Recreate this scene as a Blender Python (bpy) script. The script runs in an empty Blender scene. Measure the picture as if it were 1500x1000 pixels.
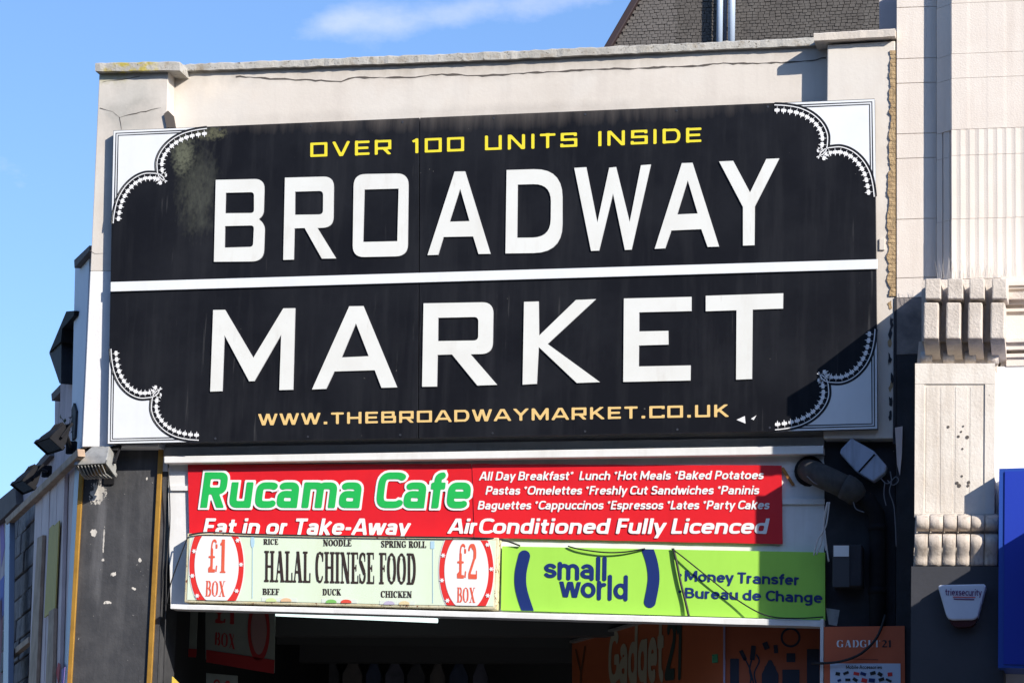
import bpy, bmesh, math, random
import numpy as np
from mathutils import Vector, Matrix
random.seed(7)
C = bpy.context.scene.collection
scn = bpy.context.scene

# ------------------------------------------------------------------ camera
F = 4500.0                                  # focal length in photo pixels (photo 1500 wide)
mx = Vector((-19500.0 - 750, -(916 - 500), -F)).normalized()   # where world -X runs
up = Vector((1320.0 - 750, 21000.0, -F)).normalized()
X = -mx
up = (up - X * up.dot(X)).normalized()
Y = up.cross(X)
R = Matrix((X, Y, up))                      # camera space -> world
PXM = 190.0                                 # photo pixels per metre at the facade
Z0 = 6.7
d0 = R @ Vector((0, 0, -F))
CAM = Vector((0, 0, Z0)) - d0 / F * (F / PXM)
cd = bpy.data.cameras.new('camera')
cd.sensor_width = 36; cd.lens = F / 1500 * 36
cd.clip_start = .1; cd.clip_end = 3000
co = bpy.data.objects.new('camera', cd); C.objects.link(co)
co.matrix_world = Matrix.Translation(CAM) @ R.to_4x4()
scn.camera = co

# ------------------------------------------------------------------ light
SUNV = Vector((1.30, -1.0, .80)).normalized()
elev = math.asin(SUNV.z); az = math.atan2(SUNV.x, SUNV.y)
w = bpy.data.worlds.new('World'); scn.world = w; w.use_nodes = True
nt = w.node_tree; bg = nt.nodes['Background']
sky = nt.nodes.new('ShaderNodeTexSky'); sky.sky_type = 'NISHITA'; sky.sun_disc = False
sky.sun_elevation = elev; sky.sun_rotation = az
sky.air_density = 1.0; sky.dust_density = .6; sky.ozone_density = 2.0
bg.inputs[1].default_value = .13
# thin clouds scattered over the whole sky
tc = nt.nodes.new('ShaderNodeTexCoord')
mp = nt.nodes.new('ShaderNodeMapping'); mp.inputs['Scale'].default_value = (14, 14, 26)
mp.inputs['Location'].default_value = (0, 0, 0)
nz = nt.nodes.new('ShaderNodeTexNoise'); nz.inputs['Scale'].default_value = 1.6; nz.inputs['Detail'].default_value = 9; nz.inputs['Roughness'].default_value = .66
nt.links.new(tc.outputs['Generated'], mp.inputs[0]); nt.links.new(mp.outputs[0], nz.inputs[0])
def cloud_blob(px, py, sx, sy, amp):
    """soft mask round one cloud, as a direction in the sky"""
    d = (R @ Vector((px - 750, -(py - 500), -F))).normalized()
    u = X.copy(); 
    h = (X - d * X.dot(d)).normalized(); v = d.cross(h)
    def dot(vec, s):
        n = nt.nodes.new('ShaderNodeVectorMath'); n.operation = 'DOT_PRODUCT'
        nt.links.new(tc.outputs['Generated'], n.inputs[0]); n.inputs[1].default_value = vec
        m = nt.nodes.new('ShaderNodeMath'); m.operation = 'MULTIPLY'; nt.links.new(n.outputs['Value'], m.inputs[0]); m.inputs[1].default_value = s
        q = nt.nodes.new('ShaderNodeMath'); q.operation = 'POWER'; 
        a = nt.nodes.new('ShaderNodeMath'); a.operation = 'ABSOLUTE'; nt.links.new(m.outputs[0], a.inputs[0])
        nt.links.new(a.outputs[0], q.inputs[0]); q.inputs[1].default_value = 2
        return q
    a = dot(h, F / sx); b = dot(v, F / sy)
    s = nt.nodes.new('ShaderNodeMath'); s.operation = 'ADD'; nt.links.new(a.outputs[0], s.inputs[0]); nt.links.new(b.outputs[0], s.inputs[1])
    m = nt.nodes.new('ShaderNodeMath'); m.operation = 'MULTIPLY'; nt.links.new(s.outputs[0], m.inputs[0]); m.inputs[1].default_value = -1
    e = nt.nodes.new('ShaderNodeMath'); e.operation = 'EXPONENT'; nt.links.new(m.outputs[0], e.inputs[0])
    k = nt.nodes.new('ShaderNodeMath'); k.operation = 'MULTIPLY'; nt.links.new(e.outputs[0], k.inputs[0]); k.inputs[1].default_value = amp
    return k
blobs = [cloud_blob(500, 32, 62, 24, .46), cloud_blob(585, 30, 60, 24, .30), cloud_blob(680, 16, 60, 22, .36), cloud_blob(800, 2, 90, 30, .40), cloud_blob(1300, -160, 500, 120, .25), cloud_blob(-300, -260, 500, 90, .25)]
acc = nz.outputs[0]
for k in blobs:
    s = nt.nodes.new('ShaderNodeMath'); s.operation = 'ADD'; nt.links.new(acc, s.inputs[0]); nt.links.new(k.outputs[0], s.inputs[1]); acc = s.outputs[0]
cr = nt.nodes.new('ShaderNodeMapRange'); cr.inputs[1].default_value = .66; cr.inputs[2].default_value = 1.25; cr.inputs[4].default_value = .62
cr.clamp = True; nt.links.new(acc, cr.inputs[0])
mixs = nt.nodes.new('ShaderNodeMix'); mixs.data_type = 'RGBA'
nt.links.new(cr.outputs[0], mixs.inputs[0]); 
tint = nt.nodes.new('ShaderNodeMix'); tint.data_type = 'RGBA'; tint.blend_type = 'MULTIPLY'; tint.inputs[0].default_value = 1
nt.links.new(sky.outputs[0], tint.inputs[6]); tint.inputs[7].default_value = (.80, .955, 1.20, 1)
nt.links.new(tint.outputs[2], mixs.inputs[6]); mixs.inputs[7].default_value = (6.2, 6.3, 8.0, 1)
nt.links.new(mixs.outputs[2], bg.inputs[0])

sl = bpy.data.lights.new('sun', 'SUN'); sl.energy = 5.0; sl.angle = math.radians(.5); sl.color = (1, .93, .83)
so = bpy.data.objects.new('sun', sl); C.objects.link(so); so.location = (10, -20, 20)
so.rotation_euler = SUNV.to_track_quat('Z', 'Y').to_euler()
scn.view_settings.view_transform = 'Standard'; scn.view_settings.look = 'None'
scn.view_settings.exposure = .40; scn.view_settings.gamma = 1; scn.view_settings.use_curve_mapping = False

# ------------------------------------------------------------------ helpers
def P(px, py, y=0.0):
    """point of the plane y = const that stands at this place of the facade"""
    d = R @ Vector((px - 750, -(py - 500), -F))
    return CAM + d * ((y - CAM.y) / d.y)
def PP(px, py, p0, n):
    d = R @ Vector((px - 750, -(py - 500), -F))
    return CAM + d * ((p0 - CAM).dot(n) / d.dot(n))

_lib = {}
def M(name, col, rough=.8, var=None, vs=2.0, va=.5, streak=None, ss=6.0, sa=.5, fine=0, bump=0.0, bs=60., metal=0.0, spec=.5, speck=None, spt=.68, sps=25., emis=None, es=0., bdist=.01, extra=None):
    if name in _lib: return _lib[name]
    m = bpy.data.materials.new(name); m.use_nodes = True; _lib[name] = m
    t = m.node_tree; b = t.nodes['Principled BSDF']
    b.inputs['Roughness'].default_value = rough; b.inputs['Metallic'].default_value = metal
    b.inputs['Specular IOR Level'].default_value = spec
    if emis: b.inputs['Emission Color'].default_value = (*emis, 1); b.inputs['Emission Strength'].default_value = es
    g = t.nodes.new('ShaderNodeNewGeometry')
    rgb = t.nodes.new('ShaderNodeRGB'); rgb.outputs[0].default_value = (*col, 1); cur = rgb.outputs[0]
    def noise(scale, xyz=(1, 1, 1), det=6, off=(0, 0, 0)):
        mpn = t.nodes.new('ShaderNodeMapping'); mpn.inputs['Scale'].default_value = xyz; mpn.inputs['Location'].default_value = off
        t.links.new(g.outputs['Position'], mpn.inputs[0])
        n = t.nodes.new('ShaderNodeTexNoise'); n.inputs['Scale'].default_value = scale; n.inputs['Detail'].default_value = det; n.inputs['Roughness'].default_value = .62
        t.links.new(mpn.outputs[0], n.inputs[0]); return n.outputs[0]
    def layer(cur, fac, lo, hi, amt, c2):
        mr = t.nodes.new('ShaderNodeMapRange'); mr.inputs[1].default_value = lo; mr.inputs[2].default_value = hi; mr.inputs[4].default_value = amt; t.links.new(fac, mr.inputs[0])
        mx_ = t.nodes.new('ShaderNodeMix'); mx_.data_type = 'RGBA'; t.links.new(mr.outputs[0], mx_.inputs[0]); t.links.new(cur, mx_.inputs[6]); mx_.inputs[7].default_value = (*c2, 1)
        return mx_.outputs[2]
    if var: cur = layer(cur, noise(vs, off=(3, 1, 2)), .42, .68, va, var)
    if streak: cur = layer(cur, noise(ss, (1, 1, .09), off=(7, 0, 0)), .5, .75, sa, streak)
    if speck: cur = layer(cur, noise(sps, det=3), spt, spt + .04, 1, speck)
    if extra: cur = extra(t, g, noise, layer, cur)
    t.links.new(cur, b.inputs['Base Color'])
    if bump:
        bp = t.nodes.new('ShaderNodeBump'); bp.inputs['Strength'].default_value = bump; bp.inputs['Distance'].default_value = bdist
        t.links.new(noise(bs), bp.inputs['Height']); t.links.new(bp.outputs[0], b.inputs['Normal'])
    return m
def blob_mask(t, g, centre, rad, axes=(1, 0, 1)):
    """1 inside a round patch of the surface, 0 outside (position of one particular stain)"""
    s = t.nodes.new('ShaderNodeVectorMath'); s.operation = 'SUBTRACT'; t.links.new(g.outputs['Position'], s.inputs[0]); s.inputs[1].default_value = centre
    k = t.nodes.new('ShaderNodeVectorMath'); k.operation = 'MULTIPLY'; t.links.new(s.outputs[0], k.inputs[0]); k.inputs[1].default_value = (axes[0] / rad[0], axes[1], axes[2] / rad[1])
    l = t.nodes.new('ShaderNodeVectorMath'); l.operation = 'LENGTH'; t.links.new(k.outputs[0], l.inputs[0])
    mr = t.nodes.new('ShaderNodeMapRange'); mr.inputs[1].default_value = 1.2; mr.inputs[2].default_value = .2; t.links.new(l.outputs['Value'], mr.inputs[0])
    return mr.outputs[0]
def mul(t, a, b):
    m = t.nodes.new('ShaderNodeMath'); m.operation = 'MULTIPLY'; t.links.new(a, m.inputs[0]); t.links.new(b, m.inputs[1]); return m.outputs[0]

def tag(o, label=None, cat=None, group=None, kind=None):
    if label: o['label'] = label
    if cat: o['category'] = cat
    if group: o['group'] = group
    if kind: o['kind'] = kind
    return o
def thing(name, loc, label=None, cat=None, group=None, kind=None):
    o = bpy.data.objects.new(name, None); C.objects.link(o); o.location = loc; o.empty_display_size = .1
    return tag(o, label, cat, group, kind)
def world_loc(o):
    v = Vector((0, 0, 0))
    while o is not None: v += o.location; o = o.parent
    return v
def obj(name, verts, faces, m, parent=None, mats=None, fm=None, smooth=False):
    """one mesh object from world-space vertices; its origin goes to the base of the shape"""
    vs = [Vector(v) for v in verts]
    lo = Vector((min(v.x for v in vs), min(v.y for v in vs), min(v.z for v in vs))); hi = Vector((max(v.x for v in vs), max(v.y for v in vs), max(v.z for v in vs)))
    o0 = Vector(((lo.x + hi.x) / 2, (lo.y + hi.y) / 2, lo.z))
    me = bpy.data.meshes.new(name); me.from_pydata([v - o0 for v in vs], [], faces)
    for mm in (mats or [m]): me.materials.append(mm)
    if fm: me.polygons.foreach_set('material_index', fm)
    if smooth: me.polygons.foreach_set('use_smooth', [True] * len(me.polygons))
    me.update()
    bm = bmesh.new(); bm.from_mesh(me); closed = all(len(e.link_faces) == 2 for e in bm.edges)
    if closed: bmesh.ops.recalc_face_normals(bm, faces=bm.faces)
    else:
        nn = sum((f.normal * f.calc_area() for f in bm.faces), Vector()); 
        if nn.dot(CAM - o0) < 0: bmesh.ops.reverse_faces(bm, faces=bm.faces)
    bm.to_mesh(me); bm.free()
    o = bpy.data.objects.new(name, me); C.objects.link(o)
    if parent is not None:
        o.parent = parent; o.location = o0 - world_loc(parent)
    else: o.location = o0
    return o
class MB:
    def __init__(s): s.v = []; s.f = []
    def add(s, vs, fs):
        b = len(s.v); s.v += [Vector(v) for v in vs]; s.f += [tuple(i + b for i in f) for f in fs]; return s
    def prism(s, front, off, cap=True):
        n = len(front); back = [Vector(p) + off for p in front]
        b = len(s.v); s.v += [Vector(p) for p in front] + back
        s.f += [tuple(b + i for i in range(n)), tuple(b + n + i for i in reversed(range(n)))]
        for i in range(n):
            j = (i + 1) % n; s.f.append((b + i, b + n + i, b + n + j, b + j))
        return s
    def box(s, x0, x1, y0, y1, z0, z1):
        return s.prism([(x0, y0, z1), (x1, y0, z1), (x1, y0, z0), (x0, y0, z0)], Vector((0, y1 - y0, 0)))
    def tube(s, pts, r, n=8, cap=True):
        pts = [Vector(p) for p in pts]; rings = []; rr = r if isinstance(r, (list, tuple)) else [r] * len(pts)
        t0 = (pts[1] - pts[0]).normalized(); a = Vector((0, 0, 1)) if abs(t0.z) < .9 else Vector((1, 0, 0)); u = t0.cross(a).normalized()
        for i, p in enumerate(pts):
            t_ = (pts[min(i + 1, len(pts) - 1)] - pts[max(i - 1, 0)]).normalized()
            u = (u - t_ * u.dot(t_)).normalized(); v = t_.cross(u)
            rings.append([p + (u * math.cos(2 * math.pi * k / n) + v * math.sin(2 * math.pi * k / n)) * rr[i] for k in range(n)])
        b = len(s.v)
        for rg in rings: s.v += rg
        for i in range(len(pts) - 1):
            for k in range(n):
                k2 = (k + 1) % n; s.f.append((b + i * n + k, b + i * n + k2, b + (i + 1) * n + k2, b + (i + 1) * n + k))
        if cap: s.f += [tuple(b + k for k in reversed(range(n))), tuple(b + (len(pts) - 1) * n + k for k in range(n))]
        return s
    def build(s, name, m, parent=None, smooth=False, **k): return obj(name, s.v, s.f, m, parent, smooth=smooth, **k)
def slab(name, pxs, yf, yb, m, parent=None):
    return MB().prism([P(x, y, yf) for x, y in pxs], Vector((0, yb - yf, 0))).build(name, m, parent)
def bevel(o, w=.004, seg=2):
    b = o.modifiers.new('b', 'BEVEL'); b.width = w; b.segments = seg; b.limit_method = 'ANGLE'; return o
def rough_bar(name, tl, tr, bl, br, yf, yb, m, parent, n=60, jit=.006, jb=.003, seed=1):
    """a long stone bar with uneven edges"""
    r = random.Random(seed); mb = MB(); sec = []
    for i in range(n + 1):
        t = i / n; a = Vector(P(*[tl[k] * (1 - t) + tr[k] * t for k in (0, 1)], yf)); b = Vector(P(*[bl[k] * (1 - t) + br[k] * t for k in (0, 1)], yf))
        j = lambda s: r.uniform(-s, s)
        a.z += j(jit); b.z += j(jb); yy = j(.003); ch = .006 + abs(j(.006))
        sec.append([Vector((b.x, yb, b.z)), Vector((b.x, yf + yy, b.z)), Vector((a.x, yf + yy, a.z - ch)), Vector((a.x, yf + ch + yy, a.z)), Vector((a.x, yb, a.z))])
    k = 5; vs = [p for s in sec for p in s]; fs = []
    for i in range(n):
        for q in range(k): fs.append((i * k + q, (i + 1) * k + q, (i + 1) * k + (q + 1) % k, i * k + (q + 1) % k))
    fs += [tuple(range(k)), tuple(n * k + q for q in reversed(range(k)))]
    return obj(name, vs, fs, m, parent)

# ------------------------------------------------------------------ flat print: strokes -> clean outline meshes
def march(vals, x0, y0, h, mapf, name, m, parent=None):
    """fills the region vals < 0 of a grid; mapf turns grid coordinates into a 3-D point"""
    ny, nx = vals.shape; V = []; idx = {}; Fs = []
    def vert(key, x, y):
        if key not in idx: idx[key] = len(V); V.append(mapf(x0 + x * h, y0 + y * h))
        return idx[key]
    ins = vals < 0
    for j in range(ny - 1):
        full = ins[j, :-1] & ins[j, 1:] & ins[j + 1, :-1] & ins[j + 1, 1:]
        anyc = ins[j, :-1] | ins[j, 1:] | ins[j + 1, :-1] | ins[j + 1, 1:]
        cells = np.nonzero(anyc)[0]; k = 0
        while k < len(cells):
            i = int(cells[k])
            if full[i]:
                e = i
                while e + 1 < nx - 1 and full[e + 1]: e += 1; k += 1
                Fs.append((vert((i, j, 0), i, j), vert((e + 1, j, 0), e + 1, j), vert((e + 1, j + 1, 0), e + 1, j + 1), vert((i, j + 1, 0), i, j + 1)))
            else:
                cs = [(i, j), (i + 1, j), (i + 1, j + 1), (i, j + 1)]; poly = []
                for q in range(4):
                    a, b = cs[q], cs[(q + 1) % 4]; va, vb = vals[a[1], a[0]], vals[b[1], b[0]]
                    if va < 0: poly.append(vert((a[0], a[1], 0), *a))
                    if (va < 0) != (vb < 0):
                        t = va / (va - vb); key = (min(a, b), max(a, b))
                        poly.append(vert(key, a[0] + (b[0] - a[0]) * t, a[1] + (b[1] - a[1]) * t))
                if len(poly) >= 3: Fs.append(tuple(poly))
            k += 1
    if not Fs: return None
    return obj(name, V, Fs, m, parent)

def parse(path, nexp=2.3):
    """mini path language: W halfwidth, M/L points, A cx cy rx ry a0 a1 (superelliptic arc), O cx cy rx ry"""
    import re
    tk = re.findall(r'[MLAOW]|-?\d*\.?\d+', path); out = []; i = 0; cur = []; hw = None
    def flush():
        nonlocal cur
        if len(cur) > 1: out.append((cur, hw, False))
        cur = []
    def arc(cx, cy, rx, ry, a0, a1):
        n = max(3, int(abs(a1 - a0) / 11)); pts = []
        for k in range(n + 1):
            a = math.radians(a0 + (a1 - a0) * k / n); c, s = math.cos(a), math.sin(a)
            pts.append((cx + rx * math.copysign(abs(c) ** (2 / nexp), c), cy + ry * math.copysign(abs(s) ** (2 / nexp), s)))
        return pts
    cmd = None
    while i < len(tk):
        if tk[i] in 'MLAOW': cmd = tk[i]; i += 1
        g = lambda n: [float(q) for q in tk[i:i + n]]
        if cmd == 'W': flush(); hw = g(1)[0]; i += 1
        elif cmd == 'M': flush(); cur = [tuple(g(2))]; i += 2; cmd = 'L'
        elif cmd == 'L': cur.append(tuple(g(2))); i += 2
        elif cmd == 'A': cur += arc(*g(6)); i += 6
        elif cmd == 'O':
            flush(); a = g(4); i += 4; out.append((arc(*a, 0, 360)[:-1], hw, True))
    flush(); return out

def seg_sd(XX, YY, a, b, hw, e0=0, e1=0):
    dx, dy = b[0] - a[0], b[1] - a[1]; L = math.hypot(dx, dy)
    if L < 1e-9: return np.full(XX.shape, 9.)
    dx /= L; dy /= L
    t = (XX - a[0]) * dx + (YY - a[1]) * dy; n = np.abs((XX - a[0]) * -dy + (YY - a[1]) * dx) - hw
    return np.maximum(np.maximum(-e0 - t, t - L - e1), n)

SANS = {
'A': (.78, "M.05 -.1L.39 1.15M.73 -.1L.39 1.15M.2 .3L.58 .3"), 'B': (.72, "M.12 0L.12 1M.12 .905L.36 .905A .36 .71 .2 .195 90 -90L.12 .515M.12 .515L.38 .515A .38 .305 .23 .21 90 -90L.12 .095"),
'C': (.68, "A .41 .5 .3 .405 42 318"), 'D': (.77, "M.12 0L.12 1M.12 .905L.34 .905A .34 .5 .31 .405 90 -90L.12 .095"),
'E': (.6, "M.12 0L.12 1M.12 .905L.56 .905M.12 .51L.52 .51M.12 .095L.56 .095"), 'F': (.56, "M.12 0L.12 1M.12 .905L.55 .905M.12 .5L.5 .5"),
'G': (.76, "A .41 .5 .3 .405 45 330M.42 .46L.68 .46L.68 .08"), 'H': (.78, "M.12 0L.12 1M.66 0L.66 1M.12 .5L.66 .5"), 'L': (.56, "M.12 0L.12 1M.12 .095L.54 .095"),
'M': (.94, "M.12 0L.12 1M.82 0L.82 1M.07 1.1L.47 .22L.87 1.1"), 'O': (.84, "O .42 .5 .32 .405"), 'P': (.68, "M.12 0L.12 1M.12 .905L.36 .905A .36 .67 .21 .235 90 -90L.12 .435"),
'R': (.72, "M.12 0L.12 1M.12 .905L.38 .905A .38 .69 .21 .215 90 -90L.12 .475M.34 .5L.62 -.1"), 'S': (.66, "A .34 .71 .21 .195 25 270A .34 .3 .22 .21 90 -155"), 'T': (.64, "M.32 0L.32 1M.02 .905L.62 .905"),
'a': (.62, "A .29 .40 .2 .225 135 0L.49 0M.49 .38L.3 .38A .29 .24 .18 .145 90 270L.49 .095"), 'b': (.66, "M.12 0L.12 1O.33 .36 .21 .265"), 'c': (.54, "A .33 .36 .22 .265 45 315"),
'd': (.66, "O.32 .36 .21 .265M.53 0L.53 1"), 'e': (.64, "M.12 .37L.54 .37A .33 .36 .21 .265 0 312"), 'f': (.40, "M.19 0L.19 .72A .37 .72 .18 .185 180 92M.02 .62L.4 .62"),
'g': (.66, "O.32 .37 .21 .255M.53 .72L.53 0A .32 .0 .21 .19 0 -135", -.3, 1), 'h': (.65, "M.12 0L.12 1M.12 .4A .325 .4 .205 .225 180 0L.53 0"), 'i': (.26, "M.13 0L.13 .72M.13 .82L.13 1"),
'k': (.60, "M.12 0L.12 1M.16 .3L.52 .8M.24 .42L.55 -.08"), 'l': (.26, "M.13 0L.13 1"), 'm': (.95, "M.12 0L.12 .72M.12 .42A .3 .42 .18 .205 180 0L.48 0M.48 .42A .66 .42 .18 .205 180 0L.84 0"),
'n': (.65, "M.12 0L.12 .72M.12 .4A .325 .4 .205 .225 180 0L.53 0"), 'o': (.66, "O .33 .36 .225 .265"), 'p': (.66, "M.12 -.28L.12 .72O.33 .36 .21 .265", -.28, 1),
'r': (.44, "M.12 0L.12 .72M.12 .38A .33 .38 .21 .245 180 88"), 's': (.54, "A .27 .495 .17 .13 25 270A .27 .225 .18 .13 90 -155"), 't': (.44, "M.19 .92L.19 .27A .35 .27 .16 .175 180 275M.02 .62L.41 .62"),
'u': (.65, "M.12 .72L.12 .32A .325 .32 .205 .225 180 360M.53 .72L.53 0"), 'v': (.56, "M.03 .85L.28 -.08M.53 .85L.28 -.08", 0, .72), 'w': (.86, "M.03 .85L.24 -.08L.43 .85L.62 -.08L.83 .85", 0, .72),
'x': (.56, "M.05 .8L.51 -.08M.51 .8L.05 -.08", 0, .72), 'y': (.56, "M.03 .82L.3 .0M.54 .82L.19 -.35", -.28, .72), '-': (.36, "M.04 .38L.32 .38"), '•': (.3, "M.1 .42L.22 .42"), '.': (.2, "M.04 .08L.18 .08"),
'*': (.40, "W.035M.18 .62L.18 .98M.03 .71L.33 .89M.03 .89L.33 .71"), '1': (.44, "M.04 .74L.26 .93M.27 0L.27 1"), '2': (.62, "A .3 .69 .21 .215 160 -38L.06 .095L.58 .095"), ' ': (.26, ""),
}
def stem(x): return f"W.085M{x} 0L{x} 1W.022M{x-.17} .022L{x+.17} .022M{x-.17} .978L{x+.17} .978"
SERIF = {
'A': (.78, "W.1M.38 1.08L.62 -.05W.03M.38 1.08L.14 -.05M.22 .33L.52 .33W.022M.02 .022L.27 .022M.46 .022L.76 .022"),
'B': (.68, stem(.2) + "W.022M.2 .978L.36 .978M.2 .022L.38 .022M.2 .51L.4 .51W.07A.36 .745 .17 .21 80 -80W.08A .38 .27 .2 .22 80 -80"),
'C': (.70, "W.085A .38 .5 .25 .47 120 240W.032A .38 .5 .25 .475 120 40W.032A .38 .5 .25 .475 240 325W.03M.6 .7L.6 .98"),
'D': (.76, stem(.2) + "W.022M.2 .978L.36 .978M.2 .022L.36 .022W.085A .34 .5 .28 .46 72 -72W.03A .34 .5 .28 .475 90 60W.03A .34 .5 .28 .475 -90 -60"),
'E': (.62, stem(.2) + "W.022M.2 .978L.54 .978M.2 .022L.56 .022M.2 .5L.42 .5W.022M.54 .8L.54 1M.57 .0L.57 .25M.42 .4L.42 .6"),
'F': (.60, stem(.2) + "W.022M.2 .978L.54 .978M.2 .5L.42 .5W.022M.54 .78L.54 1M.42 .4L.42 .6"),
'G': (.78, "W.085A .38 .5 .25 .47 120 240W.032A .38 .5 .25 .475 120 40W.032A .38 .5 .25 .475 240 310W.03M.6 .7L.6 .98W.08M.6 .05L.6 .42W.022M.46 .44L.72 .44"),
'H': (.84, stem(.2) + stem(.64) + "W.025M.2 .5L.64 .5"), 'I': (.40, stem(.2)),
'K': (.76, stem(.2) + "W.03M.24 .42L.62 .98W.095M.34 .58L.66 -.02W.022M.48 .978L.72 .978M.5 .022L.76 .022"),
'L': (.62, stem(.2) + "W.022M.2 .022L.56 .022W.03M.57 0L.57 .3"),
'N': (.82, "W.03M.18 0L.18 1M.66 0L.66 1W.1M.16 1.05L.66 -.05W.022M.03 .978L.26 .978M.05 .022L.31 .022M.54 .978L.79 .978"),
'O': (.76, "W.085A .38 .5 .25 .45 128 232W.085A .38 .5 .25 .45 52 -52W.035A .38 .5 .25 .465 134 46W.035A .38 .5 .25 .465 226 314"),
'P': (.66, stem(.2) + "W.022M.2 .978L.38 .978M.2 .46L.4 .46W.08A .37 .72 .2 .23 80 -80"),
'R': (.76, stem(.2) + "W.022M.2 .978L.38 .978M.2 .5L.4 .5W.08A .37 .74 .19 .21 80 -80W.09M.4 .5L.64 -.02W.022M.5 .022L.76 .022"),
'S': (.60, "W.035A .3 .74 .18 .235 20 110W.06A .28 .74 .17 .2 110 200W.095M.16 .68L.44 .34W.06A .31 .26 .17 .2 20 -60W.035A .29 .26 .18 .235 -60 -160W.022M.48 .72L.48 .98M.1 .02L.1 .3"),
'T': (.68, "W.085M.34 0L.34 1W.022M.2 .022L.48 .022M.04 .978L.64 .978W.022M.05 .76L.05 1M.63 .76L.63 1"),
'U': (.80, "W.085M.2 1L.2 .3W.085A .2 .3 .02 .02 0 10W.06A .42 .3 .22 .26 180 300W.03A .42 .3 .22 .26 300 360L.64 1W.022M.05 .978L.36 .978M.52 .978L.77 .978"),
'X': (.74, "W.095M.16 1.03L.58 -.03W.03M.6 1.03L.14 -.03W.022M.03 .978L.32 .978M.48 .978L.73 .978M.02 .022L.28 .022M.44 .022L.73 .022"),
'1': (.50, "W.1M.28 0L.28 1W.025M.1 .022L.46 .022W.04M.1 .83L.3 .97"),
'2': (.62, "W.05A .28 .72 .2 .235 165 90W.09A .28 .72 .18 .21 90 -30W.06M.42 .58L.1 .1W.07M.06 .07L.56 .07W.03M.56 .02L.56 .25"),
'£': (.70, "W.075M.28 .1L.28 .72W.04A .42 .74 .16 .22 190 40W.06M.56 .72L.56 .85W.03M.08 .47L.48 .47W.05M.08 .06L.5 .06W.04M.56 .03L.6 .22M.08 .1L.28 .2"), ' ': (.34, ""),
}
BANK = {
'O': (1.0, "M.1 .1L.1 .9L.86 .9L.86 .1L.1 .1"), '0': (.98, "M.1 .1L.1 .9L.84 .9L.84 .1L.1 .1"), 'V': (.98, "M.04 1.1L.48 -.02L.92 1.1"), 'E': (.86, "M.12 0L.12 1M.12 .9L.82 .9M.12 .5L.76 .5M.12 .1L.82 .1"),
'R': (.98, "M.12 0L.12 1M.12 .9L.84 .9L.84 .42L.12 .42M.5 .44L.9 -.08"), '1': (.5, "M.08 .78L.3 .92M.3 0L.3 1"), 'U': (1.0, "M.12 1L.12 .1L.84 .1L.84 1"), 'N': (1.02, "M.12 0L.12 1M.86 0L.86 1M.1 1.04L.88 -.04"),
'I': (.28, "M.13 0L.13 1"), 'T': (.86, "M.42 0L.42 1M.02 .9L.82 .9"), 'S': (.94, "M.8 .74L.8 .9L.12 .9L.12 .52L.82 .52L.82 .1L.1 .1L.1 .26"), 'D': (1.0, "M.12 0L.12 1M.12 .9L.66 .9A .6 .5 .27 .4 70 -70L.66 .1L.12 .1"),
'W': (1.22, "M.04 1.1L.34 -.05L.6 1.05L.86 -.05L1.16 1.1"), '.': (.36, "W.11M.06 .11L.28 .11"), 'H': (1.0, "M.12 0L.12 1M.84 0L.84 1M.12 .5L.84 .5"), 'B': (.98, "M.12 0L.12 1M.12 .9L.78 .9L.78 .53M.12 .51L.86 .51L.86 .1L.12 .1"),
'A': (1.02, "M.02 -.05L.5 1.08L.98 -.05M.24 .28L.76 .28"), 'Y': (.96, "M.02 1.08L.47 .45M.92 1.08L.47 .45M.47 0L.47 .5"), 'M': (1.14, "M.12 0L.12 1M.98 0L.98 1M.08 1.05L.55 .15L1.02 1.05"), 'K': (.94, "M.12 0L.12 1M.84 1.08L.16 .42M.34 .56L.9 -.08"),
'C': (.96, "M.86 .74L.86 .9L.12 .9L.12 .1L.86 .1L.86 .26"), ' ': (.6, ""),
}
def text_field(s, font, hw, h, nexp=2.3, sp=0., square=False, grow=0., rounded=False, adv_scale=1.0):
    """signed distance of a line of text on a grid (cap height 1)"""
    W_ = sum(font[c][0] + sp for c in s) - sp
    x0 = -.15; y0 = -.45; nx = int((W_ + .3) / h) + 2; ny = int(1.65 / h) + 2
    A = np.full((ny, nx), 9.); x = 0
    for c in s:
        g = font[c]; lo, hi = (g[2], g[3]) if len(g) > 2 else (0, 1)
        i0 = max(0, int((x - .3 - x0) / h)); i1 = min(nx, int((x + g[0] + .3 - x0) / h) + 1)
        XX, YY = np.meshgrid(x0 + np.arange(i0, i1) * h - x, y0 + np.arange(ny) * h)
        D = np.full(XX.shape, 9.)
        for pts, w_, closed in parse(g[1], nexp):
            q = (w_ if w_ else hw); n = len(pts); rng = range(n if closed else n - 1)
            for k in rng:
                a, b = pts[k], pts[(k + 1) % n]
                e0 = e1 = 0
                if square and not closed:
                    if k > 0: e0 = q
                    if k < n - 2: e1 = q
                    cl = math.dist(pts[0], pts[-1]) < 1e-6
                    if cl: e0 = e1 = q
                    if math.dist(a, b) < .35: e0 = e1 = 0
                D = np.minimum(D, seg_sd(XX, YY, a, b, q, e0, e1))
                if not square or math.dist(a, b) < .35:
                    if closed or k > 0: D = np.minimum(D, np.hypot(XX - a[0], YY - a[1]) - q)
                if rounded and not closed:
                    D = np.minimum(D, np.hypot(XX - a[0], YY - a[1]) - q); D = np.minimum(D, np.hypot(XX - b[0], YY - b[1]) - q)
        if not rounded or len(g) > 2: D = np.maximum(D, np.maximum(YY - hi, lo - YY))
        A[:, i0:i1] = np.minimum(A[:, i0:i1], D); x += g[0] + sp
    return A - grow, x0, y0, W_
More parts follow.
